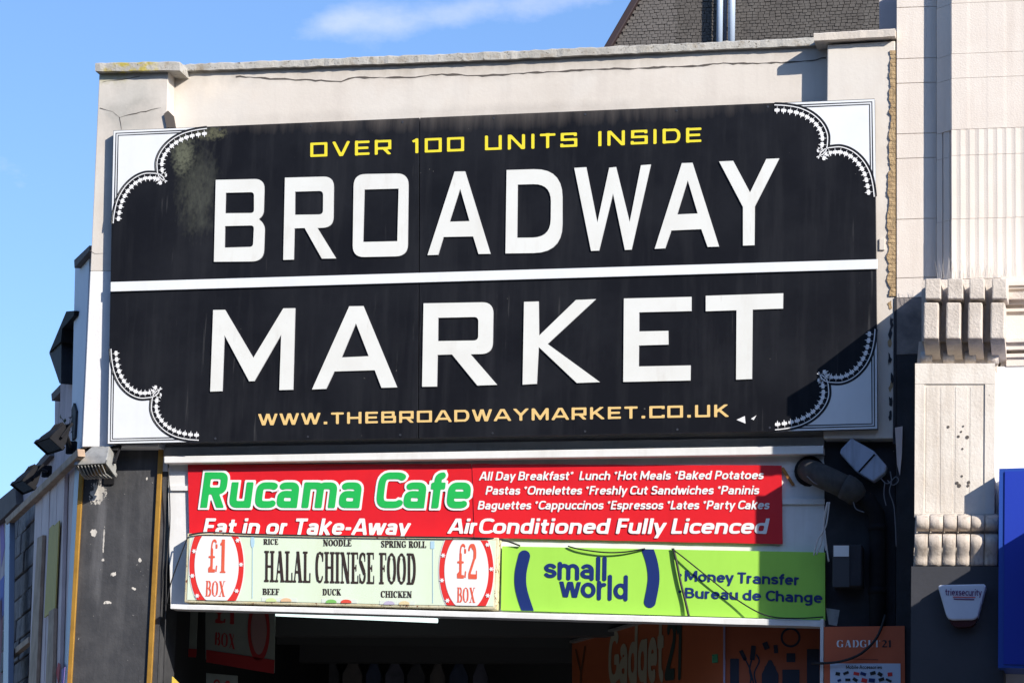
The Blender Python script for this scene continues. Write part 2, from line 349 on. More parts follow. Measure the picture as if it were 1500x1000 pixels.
def quad_map(BL, BR, TL, TR=None):
    BL, BR, TL = Vector(BL), Vector(BR), Vector(TL); TR = Vector(TR) if TR is not None else BR + (TL - BL)
    return lambda u, v: BL * (1 - u) * (1 - v) + BR * u * (1 - v) + TL * (1 - u) * v + TR * u * v
def text(name, s, font, quad, m, parent, hw=.095, h=.04, y=None, pf=None, **k):
    """prints s with its baseline on quad[0]-quad[1] and its cap line on quad[2]-quad[3] (places on the facade)"""
    f = pf or (lambda p: P(p[0], p[1], y))
    q = quad_map(*[f(p) for p in quad]); sp = k.get('sp', 0.)
    W_ = sum(font[c][0] + sp for c in s) - sp; x = 0; out = None
    import re
    for wd in re.findall(r' +|[^ ]+', s):
        if wd[0] != ' ':
            A, x0, y0, _ = text_field(wd, font, hw, h, **k)
            out = march(A, x0, y0, h, lambda a, b, x=x: q((a + x) / W_, b), name, m, parent)
        x += sum(font[c][0] + sp for c in wd)
    return out
def sdf_px(name, fn, box, cell, y, m, parent, pf=None):
    x0, y0, x1, y1 = box; nx = int((x1 - x0) / cell) + 2; ny = int((y1 - y0) / cell) + 2
    XX, YY = np.meshgrid(x0 + np.arange(nx) * cell, y0 + np.arange(ny) * cell)
    f = pf or (lambda a, b: P(a, b, y))
    o = march(fn(XX, YY), x0, y0, cell, f, name, m, parent)
    return o
def rounded(poly, seg=6):
    out = []; n = len(poly)
    for i, p in enumerate(poly):
        if len(p) < 3 or p[2] == 0: out.append((p[0], p[1])); continue
        a = Vector(poly[i - 1][:2]); b = Vector(p[:2]); c = Vector(poly[(i + 1) % n][:2]); r = p[2]
        d1 = (a - b).normalized(); d2 = (c - b).normalized(); s = b + d1 * r; e = b + d2 * r
        for k in range(seg + 1):
            t = k / seg; q = s * (1 - t) ** 2 + b * 2 * t * (1 - t) + e * t * t
            c2 = b + (q - b) * 1.0; out.append(tuple(c2))
    return out
from mathutils.geometry import tessellate_polygon
def plate(name, loops, depth, m, parent, mside=None, fn=None):
    """solid plate from an outline with holes; loops are 3-D point lists"""
    off = Vector((0, depth, 0)); flat = [Vector(p) for l in loops for p in l]; n = len(flat)
    tri = tessellate_polygon([[Vector((p.x, p.z, 0)) for p in map(Vector, l)] for l in loops])
    vs = flat + [p + off for p in flat]; fs = [tuple(t) for t in tri] + [tuple(i + n for i in reversed(t)) for t in tri]; b = 0; ns = 0
    mi = [0] * len(fs)
    for l in loops:
        k = len(l)
        for i in range(k): fs.append((b + i, b + n + i, b + n + (i + 1) % k, b + (i + 1) % k)); mi.append(1 if mside else 0)
        b += k
    return obj(name, vs, fs, m, parent, mats=[m, mside] if mside else None, fm=mi if mside else None)

# ------------------------------------------------------------------ materials
def plaster_extra(t, g, noise, layer, cur):
    c1 = P(185, 150, -.17); cur = layer(cur, mul(t, blob_mask(t, g, c1, (.42, .45)), noise(5, off=(2, 4, 4))), .12, .5, .75, (.36, .35, .32))
    c2 = P(160, 112, -.17); cur = layer(cur, mul(t, blob_mask(t, g, c2, (.3, .12)), noise(18)), .28, .5, .8, (.34, .31, .12))
    c3 = P(330, 130, 0); cur = layer(cur, mul(t, blob_mask(t, g, c3, (.5, .3)), noise(4)), .3, .6, .5, (.8, .7, .58))
    c4 = P(720, 82, 0); cur = layer(cur, mul(t, blob_mask(t, g, c4, (4.5, .26)), noise(7, (1, 1, .35), off=(1, 9, 1))), .20, .50, .7, (.38, .34, .29))
    c5 = P(720, 165, 0); cur = layer(cur, mul(t, blob_mask(t, g, c5, (4.5, .12)), noise(5, (1, 1, .6), off=(1, 3, 1))), .25, .55, .45, (.42, .38, .34))
    cur = layer(cur, noise(1.1, off=(31, 0, 2)), .50, .60, .35, (.70, .67, .62))
    cur = layer(cur, noise(55), .66, .72, .35, (.33, .30, .27))
    return cur
plaster = M('painted render', (.66, .605, .54), .85, var=(.55, .495, .435), vs=1.7, va=.6, streak=(.47, .42, .38), ss=5, sa=.4, bump=.14, bs=35, extra=plaster_extra)
white_trim = M('white gloss trim', (.78, .78, .77), .5, var=(.6, .58, .55), vs=4, va=.35, streak=(.45, .42, .38), ss=9, sa=.25, bump=.08, bs=25)
def lichen(t, g, noise, layer, cur):
    m1 = mul(t, blob_mask(t, g, P(190, 98, -.24), (.55, 9)), noise(16)); cur = layer(cur, m1, .4, .55, .85, (.45, .36, .04))
    m2 = noise(9, off=(9, 2, 1)); cur = layer(cur, m2, .55, .68, .6, (.24, .18, .11)); return cur
coping_m = M('weathered coping stone', (.47, .45, .41), .95, var=(.33, .31, .27), vs=7, va=.8, speck=(.16, .14, .11), spt=.63, sps=30, bump=.7, bs=50, extra=lichen)
def sign_dirt(t, g, noise, layer, cur):
    a = mul(t, blob_mask(t, g, P(268, 226, -.24), (.15, .27)), noise(38, off=(1, 1, 5))); cur = layer(cur, a, .24, .52, .6, (.18, .19, .13))
    a = mul(t, blob_mask(t, g, P(310, 196, -.24), (.22, .09)), noise(44, off=(1, 1, 9))); cur = layer(cur, a, .26, .5, .6, (.18, .18, .11))
    a = mul(t, blob_mask(t, g, P(288, 275, -.24), (.28, .62)), noise(40, (1, 1, .5), off=(3, 1, 9))); cur = layer(cur, a, .25, .75, .55, (.10, .105, .08))
    b = mul(t, blob_mask(t, g, P(300, 290, -.24), (.30, .75)), noise(9, (1, 1, .6))); cur = layer(cur, b, .38, .6, .35, (.085, .09, .075))
    c = mul(t, blob_mask(t, g, P(720, 160, -.24), (3.4, .22)), noise(9, (1, 1, .12))); cur = layer(cur, c, .2, .55, .6, (.12, .105, .095))
    cur = layer(cur, noise(3, (1, 1, .05), off=(5, 5, 5)), .55, .75, .5, (.035, .036, .042))
    cur = layer(cur, noise(22, (1, 1, .05), off=(6, 5, 5)), .66, .74, .5, (.07, .07, .072))
    return cur
black_vinyl = M('black sign vinyl', (.0085, .009, .012), .42, var=(.016, .017, .021), vs=1.5, va=.8, streak=(.028, .029, .033), ss=8, sa=.5, speck=(.2, .19, .17), spt=.755, sps=22, bump=.02, bs=8, spec=.12, extra=sign_dirt)
board_edge = M('sign board edge', (.05, .055, .07), .5, metal=.3, var=(.02, .02, .02))
def letter_dirt(t, g, noise, layer, cur):
    cur = layer(cur, noise(10, (1, 1, .2), off=(4, 4, 4)), .56, .76, .35, (.54, .50, .44))
    cur = layer(cur, noise(26, (1, 1, .15), off=(8, 4, 4)), .64, .76, .25, (.38, .35, .31))
    return layer(cur, noise(60, off=(8, 9, 4)), .68, .74, .6, (.30, .28, .25))
letter_m = M('white acrylic letter', (.74, .745, .71), .4, var=(.67, .665, .62), vs=3, va=.6, bump=.05, bs=10, extra=letter_dirt)
letter_side = M('letter return', (.42, .42, .45), .5)
vinyl_white = M('white sign vinyl', (.76, .78, .80), .45, var=(.68, .70, .72), vs=3, va=.5, streak=(.66, .66, .64), ss=10, sa=.3)
spk_ = 0
ink_black = M('black print', (.012, .012, .015), .45)
yellow = M('yellow print', (.78, .66, .03), .5); peach = M('amber print', (.76, .52, .20), .5)
red = M('red banner vinyl', (.70, .012, .018), .42, var=(.60, .010, .02), vs=2, va=.6, streak=(.52, .01, .015), ss=5, sa=.3, bump=.12, bs=3, bdist=.03)
green_print = M('green print', (.015, .45, .085), .45, var=(.012, .40, .07), vs=5); white_print = M('white print', (.82, .82, .82), .5, var=(.74, .72, .72), vs=6, va=.4)
mint = M('pale green sign face', (.68, .79, .61), .5, var=(.72, .80, .68), vs=4, va=.7, streak=(.6, .66, .42), ss=6, sa=.25, speck=(.3, .22, .1), spt=.735, sps=22, bump=.05, bs=5)
rust_frame = M('cream frame with rust', (.66, .62, .44), .7, var=(.58, .48, .25), vs=9, va=.7, speck=(.20, .07, .03), spt=.60, sps=26, bump=.4, bs=50)
ink_red = M('red print', (.70, .03, .025), .5); ink_orange = M('faded red print', (.72, .10, .05), .5, var=(.74, .16, .09), vs=12)
lime = M('lime sign vinyl', (.37, .72, .085), .42, var=(.34, .67, .08), vs=2.5, va=.6, streak=(.30, .6, .06), ss=6, sa=.3, bump=.05, bs=4)
navy = M('dark blue print', (.005, .022, .14), .5)
def paint_chips(t, g, noise, layer, cur):
    for (a, b, r1, r2, th) in ((170, 670, .03, .10, .42), (152, 790, .012, .16, .30), (150, 820, .03, .03, .36), (215, 700, .02, .05, .42), (143, 722, .13, .16, .36), (158, 700, .06, .14, .42), (137, 780, .05, .05, .34), (140, 700, .16, .5, .60), (166, 840, .05, .04, .40), (157, 882, .10, .03, .44), (195, 862, .04, .03, .40), (205, 820, .03, .03, .38)):
        cur = layer(cur, mul(t, blob_mask(t, g, P(a, b, -.02), (r1, r2)), noise(38, (1, 1, .8), off=(a, 0, b))), th, th + .02, .95, (.66, .62, .56))
    cur = layer(cur, mul(t, blob_mask(t, g, P(146, 760, -.02), (.13, 1.2)), noise(12, (1, 1, .12))), .3, .55, .5, (.17, .17, .18)); return cur
black_paint = M('black painted render', (.040, .041, .046), .7, var=(.068, .068, .072), vs=5, va=.9, streak=(.105, .105, .11), ss=13, sa=.5, speck=(.30, .29, .27), spt=.72, sps=30, bump=.35, bs=30, extra=paint_chips)
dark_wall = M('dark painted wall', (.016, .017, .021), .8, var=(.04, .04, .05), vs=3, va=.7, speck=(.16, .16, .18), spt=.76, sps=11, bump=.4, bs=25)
gold = M('gold trim', (.48, .26, .045), .45, metal=.35, var=(.30, .16, .03), vs=7, va=.6, bump=.1)
def stone_d(t, g, noise, layer, cur): return layer(cur, noise(16, (1, 1, .25)), .52, .72, .4, (.42, .33, .26))
stone = M('pale stone', (.74, .67, .60), .9, var=(.68, .60, .53), vs=3, va=.6, streak=(.54, .46, .40), ss=9, sa=.35, bump=.3, bs=90)
old_stone = M('weathered stone', (.66, .59, .52), .95, var=(.46, .40, .34), vs=6, va=.6, streak=(.34, .29, .24), ss=12, sa=.45, bump=.6, bs=60, bdist=.012)
mould_m = M('striated moulding stone', (.62, .54, .46), .95, var=(.46, .39, .32), vs=5, va=.5, streak=(.22, .17, .13), ss=24, sa=.75, bump=.4, bs=50)
pil_stone = M('stained pilaster paint', (.76, .70, .62), .9, var=(.62, .54, .45), vs=4, va=.6, streak=(.42, .35, .28), ss=8, sa=.6, speck=(.1, .08, .06), spt=.74, sps=16, bump=.4, bs=50)
tan = M('exposed sandy mortar', (.46, .33, .18), .95, var=(.30, .20, .11), vs=14, va=.8, bump=.9, bs=40, bdist=.02)
bright_wall = M('bright white wall', (.86, .85, .82), .8, var=(.8, .78, .75), vs=2)
blue_m = M('blue sign cabinet', (.020, .050, .40), .35, var=(.018, .045, .42), vs=2, spec=.5); blue_edge = M('blue cabinet trim', (.03, .09, .42), .35, metal=.2)
crack_m = M('crack shadow line', (.10, .085, .075), .95)
dark_metal = M('black metal', (.012, .012, .014), .8, var=(.02, .02, .024), vs=12, spec=.15); glass_d = M('lamp glass', (.04, .05, .05), .15, spec=.6)
grey_metal = M('cast aluminium', (.42, .42, .40), .5, metal=.3, var=(.25, .25, .24), vs=15, va=.7, bump=.2)
pipe_m = M('dusty flue pipe', (.065, .06, .056), .9, var=(.035, .033, .033), vs=9, va=.8, streak=(.11, .10, .09), ss=14, sa=.5, bump=.4, bs=50)
cable_m = M('black cable', (.012, .012, .014), .6); cable_w = M('white cable', (.6, .58, .56), .6)
side_white = M('white painted side wall', (.72, .76, .82), .7, var=(.6, .66, .74), vs=2.5, va=.5, speck=(.2, .2, .2), spt=.76, sps=6, bump=.15, bs=12)
lilac = M('dirty lilac render', (.56, .46, .47), .9, var=(.42, .34, .35), vs=3, va=.8, streak=(.17, .145, .15), ss=7, sa=.55, bump=.5, bs=30)
hoard_m = M('weathered white board', (.78, .64, .60), .85, var=(.62, .50, .46), vs=3, va=.7, streak=(.26, .24, .25), ss=7, sa=.5, bump=.3, bs=25)
timber = M('raw timber', (.50, .36, .25), .85, var=(.27, .18, .12), vs=5, va=.7, streak=(.2, .13, .09), ss=20, sa=.5, bump=.3)
block_m = [M('concrete block ' + k, c, .95, var=(.07, .065, .07), vs=9, va=.75, bump=.9, bs=35, bdist=.02) for k, c in (('a', (.27, .245, .235)), ('b', (.21, .19, .185)), ('c', (.21, .19, .185)))]
mortar_m = M('grey mortar', (.10, .095, .095), .95, bump=.5)
side_coping = M('dark side coping', (.15, .125, .115), .9, var=(.08, .07, .065), vs=8, bump=.5)
yplank = M('yellow plank', (.58, .46, .13), .8, var=(.48, .38, .12), vs=12, va=.6, bump=.15)
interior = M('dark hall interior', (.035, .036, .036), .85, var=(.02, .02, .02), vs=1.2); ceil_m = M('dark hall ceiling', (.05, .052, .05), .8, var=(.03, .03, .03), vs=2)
slate_m = M('slate cladding', (.090, .080, .072), .85, var=(.062, .055, .05), vs=7, va=.8, streak=(.14, .135, .125), ss=9, sa=.4, bump=.3, bs=30); slate_m2 = M('slate cladding light', (.12, .108, .10), .85, var=(.085, .076, .07), vs=7, bump=.3)
orange = M('orange vinyl', (.62, .13, .045), .5, var=(.52, .10, .04), vs=2.5, va=.6, bump=.05, bs=4)
orange_in = M('orange panel vinyl', (.60, .15, .06), .45, var=(.5, .12, .05), vs=2)
asphalt = M('asphalt', (.05, .05, .052), .95, var=(.04, .04, .04), vs=1, bump=.5, bs=80); paving = M('paving', (.10, .10, .10), .9, var=(.08, .08, .08), vs=2, bump=.2)

# ------------------------------------------------------------------ ground
def sheet(name, x0, x1, y0, y1, z, m, kind='structure'):
    return tag(obj(name, [(x0, y0, z), (x1, y0, z), (x1, y1, z), (x0, y1, z)], [(0, 1, 2, 3)], m), kind=kind)
sheet('ground', -900, 900, -900, 900, -.14, paving)
sheet('road', -900, 900, -16, -6, -.136, asphalt)
for nm, ya, yb in (('pavement', -6, 12), ('pavement', -26, -16)):
    tag(MB().box(-60, 60, ya, yb, -.139, 0.0).build(nm, paving), kind='structure')
for k in range(12):
    tag(obj('road_marking', [(-30 + k * 6, -11.05, -.132), (-27 + k * 6, -11.05, -.132), (-27 + k * 6, -10.95, -.132), (-30 + k * 6, -10.95, -.132)], [(0, 1, 2, 3)], M('road paint', (.7, .7, .68))), kind='structure')

# ------------------------------------------------------------------ the far side of the street, behind the photographer
brick_m = M('sooty brick', (.10, .065, .05), .9, var=(.07, .05, .04), vs=2, bump=.3, bs=20)
for k, (xa, xb, hh) in enumerate(((-60, -34, 13), (-34, -16, 15), (-16, 3, 14), (3, 20, 15.5), (20, 40, 13), (40, 70, 15))):
    t = thing('terrace_building', ((xa + xb) / 2, -30, 0), 'dark brick terrace across the street behind the photographer, house ' + ['far left', 'left', 'centre left', 'centre right', 'right', 'far right'][k], 'building')
    MB().box(xa + .02, xb - .02, -40, -28, 0, hh).build('wall', brick_m, t)
    MB().box(xa + .02, xb - .02, -28.3, -28.001, hh - .6, hh - .2).build('cornice', paving, t)
    nwin = int((xb - xa) / 3)
    for i in range(nwin):
        for fl in range(3):
            x = xa + 1.5 + i * 3; z = 4.5 + fl * 3.2
            if z + 1.8 < hh - .8:
                wf = MB().box(x - .6, x + .6, -28.0, -27.96, z, z + 1.7).build('window', M('window frame', (.5, .5, .48), .6), t)
                MB().box(x - .5, x + .5, -27.96, -27.95, z + .1, z + 1.6).build('pane', M('dark pane', (.02, .025, .03), .1), wf)

# ------------------------------------------------------------------ market building
PY = -.17                                             # front of the two end piers
bld = thing('market_building', (P(700, 655, 0).x, .2, 0), 'cream rendered shop front whose cracked parapet rises above the big black sign', 'building')
slab('wall', [(150, 100), (1308, 58), (1308, 690), (126, 690)], 0, .14, plaster, bld)
bevel(slab('pier', [(145.5, 103), (246.5, 100), (238.8, 397), (132.2, 397)], PY, -.0015, plaster, bld), .006)
bevel(slab('pier_foot', [(132.0, 397.3), (238.6, 397.3), (232, 654), (120.0, 654)], PY - .003, -.0015, M('white masonry paint', (.80, .79, .78), .8, var=(.72, .71, .70), vs=3, va=.5, bump=.2, bs=40), bld), .006)
slab('joint', [(1309.5, 436), (1313.5, 434), (1312, 650), (1308, 650)], PY - .008, PY + .1, M('dark joint', (.03, .03, .035), .9), bld)
bevel(slab('pier', [(1212, 66), (1311.5, 60), (1309, 642), (1206, 642)], PY, -.0015, plaster, bld), .008)
rough_bar('coping', (139.5, 92), (263, 90), (139.5, 104.5), (263, 103), -.235, .20, coping_m, bld, 16, .004, .002, 3)
rough_bar('coping', (263.4, 94), (700, 76.5), (263.4, 104), (700, 88.5), -.045, .20, coping_m, bld, 60, .0045, .003, 4)
rough_bar('coping', (700.4, 76.5), (1196, 54.5), (700.4, 88.5), (1196, 66), -.045, .20, coping_m, bld, 60, .0045, .003, 5)
rough_bar('coping', (1192, 48.5), (1311, 41.5), (1192, 60), (1311, 53), -.24, .20, M('newer coping stone', (.60, .54, .47), .9, var=(.5, .44, .38), vs=5, bump=.4), bld, 14, .002, .0015, 6)
# jagged crack along the parapet
def crack(pts, y, w=.006, seed=2, jit=1.6, parent=bld, m=crack_m):
    r = random.Random(seed); mb = MB(); pl = []
    for i in range(len(pts) - 1):
        n = max(2, int(math.dist(pts[i], pts[i + 1]) / 7))
        for k in range(n):
            t = k / n; pl.append((pts[i][0] * (1 - t) + pts[i + 1][0] * t + r.uniform(-1, 1) * .7, pts[i][1] * (1 - t) + pts[i + 1][1] * t + r.uniform(-jit, jit) * .5))
    pl.append(pts[-1]); a = []; b = []
    for i, p in enumerate(pl):
        q = Vector(P(*p, y)); d = Vector(P(*pl[min(i + 1, len(pl) - 1)], y)) - Vector(P(*pl[max(i - 1, 0)], y)); d.normalize()
        nrm = Vector((-d.z, 0, d.x)); ww = w * (.25 + .75 * abs(math.sin(i * .37 + seed)) ) * r.uniform(.4, 1.3) * .5
        a.append(q + nrm * ww); b.append(q - nrm * ww)
    n = len(pl); fs = [(i, i + 1, n + i + 1, n + i) for i in range(n - 1)]
    obj('crack', a + b, fs, m, parent)
crack([(345, 112), (410, 116), (500, 119), (520, 113), (600, 114), (640, 109), (700, 111), (760, 108), (830, 104), (900, 101), (1000, 98), (1060, 93), (1110, 93), (1180, 90), (1210, 85)], -.003, .015)
crack([(146, 158), (165, 163), (175, 172), (200, 166), (236, 158)], PY - .003, .006, 5)
crack([(150, 120), (180, 116), (205, 112)], PY - .003, .006, 6)
crack([(175, 172), (178, 190)], PY - .003, .006, 7)
crack([(132, 366), (140, 372), (156, 371)], PY - .003, .004, 8)
slab('paint_patch', [(240, 167), (246, 162), (254, 170), (257, 187), (244, 187)], -.19, PY, crack_m, bld)
# strip of bare mortar where the render has broken away at the right end
r_ = random.Random(11); L_ = []; yy = 74
while yy < 436: L_.append((1304 + r_.uniform(-2.4, 1.6) - (3 if 250 < yy < 420 else 0), yy)); yy += 6
tanv = MB()
for i in range(len(L_) - 1):
    p = [P(L_[i][0], L_[i][1], PY - .012 + r_.uniform(-.006, .006)), P(1311.6, L_[i][1], PY - .01), P(1311.6, L_[i + 1][1] - .4, PY - .01), P(L_[i + 1][0], L_[i + 1][1] - .4, PY - .012)]
    tanv.prism(p, Vector((0, .012, 0)))
tanv.build('bare_mortar', tan, bld)
r_ = random.Random(12)
for k in range(9):
    cx, cy = r_.choice((1302, 1304, 1306)) + r_.uniform(-1, 1), 446 + k * 21 + r_.uniform(-6, 6); n = 9
    a = [(cx + math.cos(t) * r_.uniform(1.2, 4.2), cy + math.sin(t) * r_.uniform(3, 12)) for t in [2 * math.pi * q / n for q in range(n)]]
    slab('paint_chip', a, PY - .004, PY - .001, dark_wall if k % 3 else tan, bld)
bevel(slab('fixing_plate', [(1288, 349), (1296, 349), (1296, 366), (1288, 366)], PY - .015, PY - .001, plaster, bld), .003)
# beam under the sign, ledge and white fascia that carries the shop signs
slab('lintel', [(232, 655), (1207, 640), (1207, 690), (236, 690)], -.03, -.0015, white_trim, bld)
bevel(slab('ledge', [(240, 668), (1206, 652), (1206, 664.5), (240, 678)], -.135, -.0315, white_trim, bld), .006)
slab('fascia', [(246, 690.5), (1209, 690.5), (1209, 912), (250, 888)], -.03, .1, white_trim, bld)
slab('fascia_batten', [(249, 711), (277, 711), (277, 718), (250, 718)], -.05, -.031, white_trim, bld)
slab('fascia_batten', [(1146, 730), (1208, 730), (1208, 738), (1146, 738)], -.05, -.031, white_trim, bld)
rough_bar('lower_trim', (250, 884), (1204, 907.5), (250, 891), (1204, 917), -.15, -.005, white_trim, bld, 40, .001, .001, 8)
# left pier in black paint with gold trims, dropped to the pavement
def drop(pts_px, y, yb, m, name, parent, z=0):
    a, b = P(*pts_px[0], y), P(*pts_px[1], y)
    return MB().prism([a, b, Vector((b.x, y, z)), Vector((a.x, y, z))], Vector((0, yb - y, 0))).build(name, m, parent)
def lean(x0, y0, x1, y1, xb0, xb1, y, yb, m, name, parent):
    k = 1080
    return slab(name, [(x0, y0), (x1, y1), (xb1, k), (xb0, k)], y, yb, m, parent)
pier_l = thing('shop_pier', P(170, 1300, .2), 'scuffed black pillar with two gold edge strips at the left of the entrance', 'pillar')
pier_l.location.z = 0
drop([(119, 655), (247, 655)], -.02, .38, black_paint, 'shaft', pier_l)
bevel(drop([(117.5, 656), (124, 656)], -.045, -.0205, gold, 'gold_strip', pier_l), .004)
bevel(drop([(232, 656), (239, 656)], -.045, -.0205, gold, 'gold_strip', pier_l), .004)
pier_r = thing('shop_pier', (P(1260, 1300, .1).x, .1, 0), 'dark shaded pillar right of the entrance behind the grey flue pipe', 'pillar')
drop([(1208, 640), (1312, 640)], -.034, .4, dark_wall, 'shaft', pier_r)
slab('peeling_paint', [(1311, 626), (1322, 624), (1321, 665), (1318, 696), (1314, 680)], -.20, -.185, hoard_m, pier_r)
slab('paint_chip', [(1210, 890), (1230, 893), (1226, 916), (1214, 914)], -.037, -.034, grey_metal, pier_r)

# ------------------------------------------------------------------ the big sign
SY = -.24
sg = thing('market_sign', P(720, 650, SY), 'huge black BROADWAY MARKET board with raised white letters and scalloped white corners', 'sign')
def on(a, b, t): return (a[0] * (1 - t) + b[0] * t, a[1] * (1 - t) + b[1] * t)
TL, TR, BR, BL = (166, 191.5), (1281, 144.8), (1285.5, 628), (157.5, 650)
ts = (614 - 166) / 1115; tb = (612 - 157.5) / 1128
for a, b, c, d in ((TL, on(TL, TR, ts), on(BL, BR, tb), BL), (on(TL, TR, ts + .0014), TR, BR, on(BL, BR, tb + .0014))):
    o = slab('panel', [a, b, c, d], SY, SY + .045, black_vinyl, sg)
    o.data.materials.append(board_edge)
    for i, p in enumerate(o.data.polygons):
        if i > 0: p.material_index = 1
slab('backing_frame', [(176, 196), (1272, 152), (1276, 620), (168, 641)], SY + .046, PY - .001 , board_edge, sg)
def rect_px(name, q, y, m, parent, t=.002): return slab(name, q, y, y + t, m, parent)
bevel(slab('divider_bar', [(162, 413), (1285.5, 379.6), (1285.5, 393.8), (161.8, 427)], SY - .016, SY - .0005, vinyl_white, sg), .002)
big = []
def L1(o, s, pts): return [(o[0] + p[0] / s, o[1] + p[1] / s, (p[2] / s if len(p) > 2 else 0)) for p in pts]
a_ = lambda p: L1((400, 140), 3.5725, p); b_ = lambda p: L1((800, 140), 3.5725, p); c_ = lambda p: L1((280, 400), 3.261, p); d_ = lambda p: L1((740, 400), 3.261, p)
i_ = lambda p: L1((0, 0), 1, p)
big = [
 ('B', [i_([(316, 263.6), (387.5, 262, 15), (386, 316.5, 9), (379, 321, 1), (388, 328, 10), (386, 382.8, 17), (313.3, 383.4)]), i_([(330.7, 282.5), (372, 281.5, 5), (372, 312, 5), (330, 312.4)]), i_([(329.5, 331.2), (372, 330.2, 5), (370.5, 361.5, 5), (329, 362.7)])]),
 ('R', [a_([(62, 430), (318, 423, 55), (315, 690, 55), (232, 693), (330, 852), (255, 853), (165, 693), (112, 695), (108, 858), (53, 860)]), a_([(115, 503), (262, 499, 22), (261, 622, 22), (114, 624)])]),
 ('O', [a_([(422, 412, 62), (709, 407, 62), (704, 840, 62), (416, 846, 62)]), a_([(478, 492), (657, 487), (650, 762), (471, 766)])]),
 ('A', [a_([(950, 398), (1005, 397), (1138, 828), (1075, 829), (1047, 737), (892, 740), (864, 833), (808, 835)]), a_([(979, 487), (1028, 657), (924, 660)])]),
 ('D', [a_([(1222, 390), (1514, 381, 150), (1514, 822, 150), (1216, 826)]), a_([(1280, 466), (1455, 461, 95), (1452, 742, 95), (1277, 744)])]),
 ('W', [b_([(147, 379), (210, 375), (268, 665), (330, 378), (366, 374), (437, 662), (496, 365), (548, 361), (447, 806), (412, 808), (350, 512), (277, 811), (235, 813)])]),
 ('A', [b_([(710, 354), (766, 352), (905, 790), (845, 792), (812, 699), (655, 706), (623, 799), (568, 802)]), b_([(741, 443), (793, 617), (686, 622)])]),
 ('Y', [b_([(905, 345), (979, 342), (1067, 507), (1152, 332), (1220, 329), (1092, 580), (1090, 783), (1030, 785), (1030, 583)])]),
 ('M', [c_([(105, 176), (162, 175), (297, 404), (440, 168), (497, 167), (487, 556), (421, 558), (430, 293), (302, 515), (277, 516), (159, 296), (149, 563), (91, 565)])]),
 ('A', [c_([(755, 158), (823, 157), (984, 545), (909, 547), (877, 463), (684, 469), (645, 552), (577, 555)]), c_([(787, 239), (848, 396), (719, 402)])]),
 ('R', [c_([(1110, 144), (1444, 138, 55), (1440, 385, 55), (1335, 387), (1462, 533), (1367, 536), (1246, 388), (1177, 390), (1174, 541), (1103, 542)]), c_([(1180, 213), (1372, 209, 22), (1371, 321, 22), (1179, 324)])]),
 ('K', [d_([(90, 137), (160, 135), (162, 298), (338, 128), (434, 124), (203, 338), (453, 520), (342, 524), (160, 352), (151, 528), (83, 532)])]),
 ('E', [d_([(567, 121), (890, 113), (890, 181), (640, 187), (640, 278), (779, 275), (780, 341), (639, 345), (638, 445), (886, 440), (885, 512), (564, 519)])]),
 ('T', [d_([(958, 108), (1328, 96), (1327, 169), (1182, 174), (1179, 505), (1103, 508), (1105, 177), (958, 182)])]),
]
LY = SY - .0115
for ch, loops in big:
    plate('letter', [[P(x, y, LY) for x, y in rounded(l, 7)] for l in loops], .0107, letter_m, sg, letter_side)
text('tagline', 'OVER 100 UNITS INSIDE', BANK, [(454, 230.6), (1028.5, 208.4), (454, 209), (1028.5, 186.6)], yellow, sg, hw=.08, h=.05, y=SY - .003, square=True, sp=.2)
text('web_address', 'WWW.THEBROADWAYMARKET.CO.UK', BANK, [(378.5, 622.8), (1068.5, 610.2), (378.5, 606), (1068.5, 592)], peach, sg, hw=.09, h=.05, y=SY - .003, square=True, sp=.14)
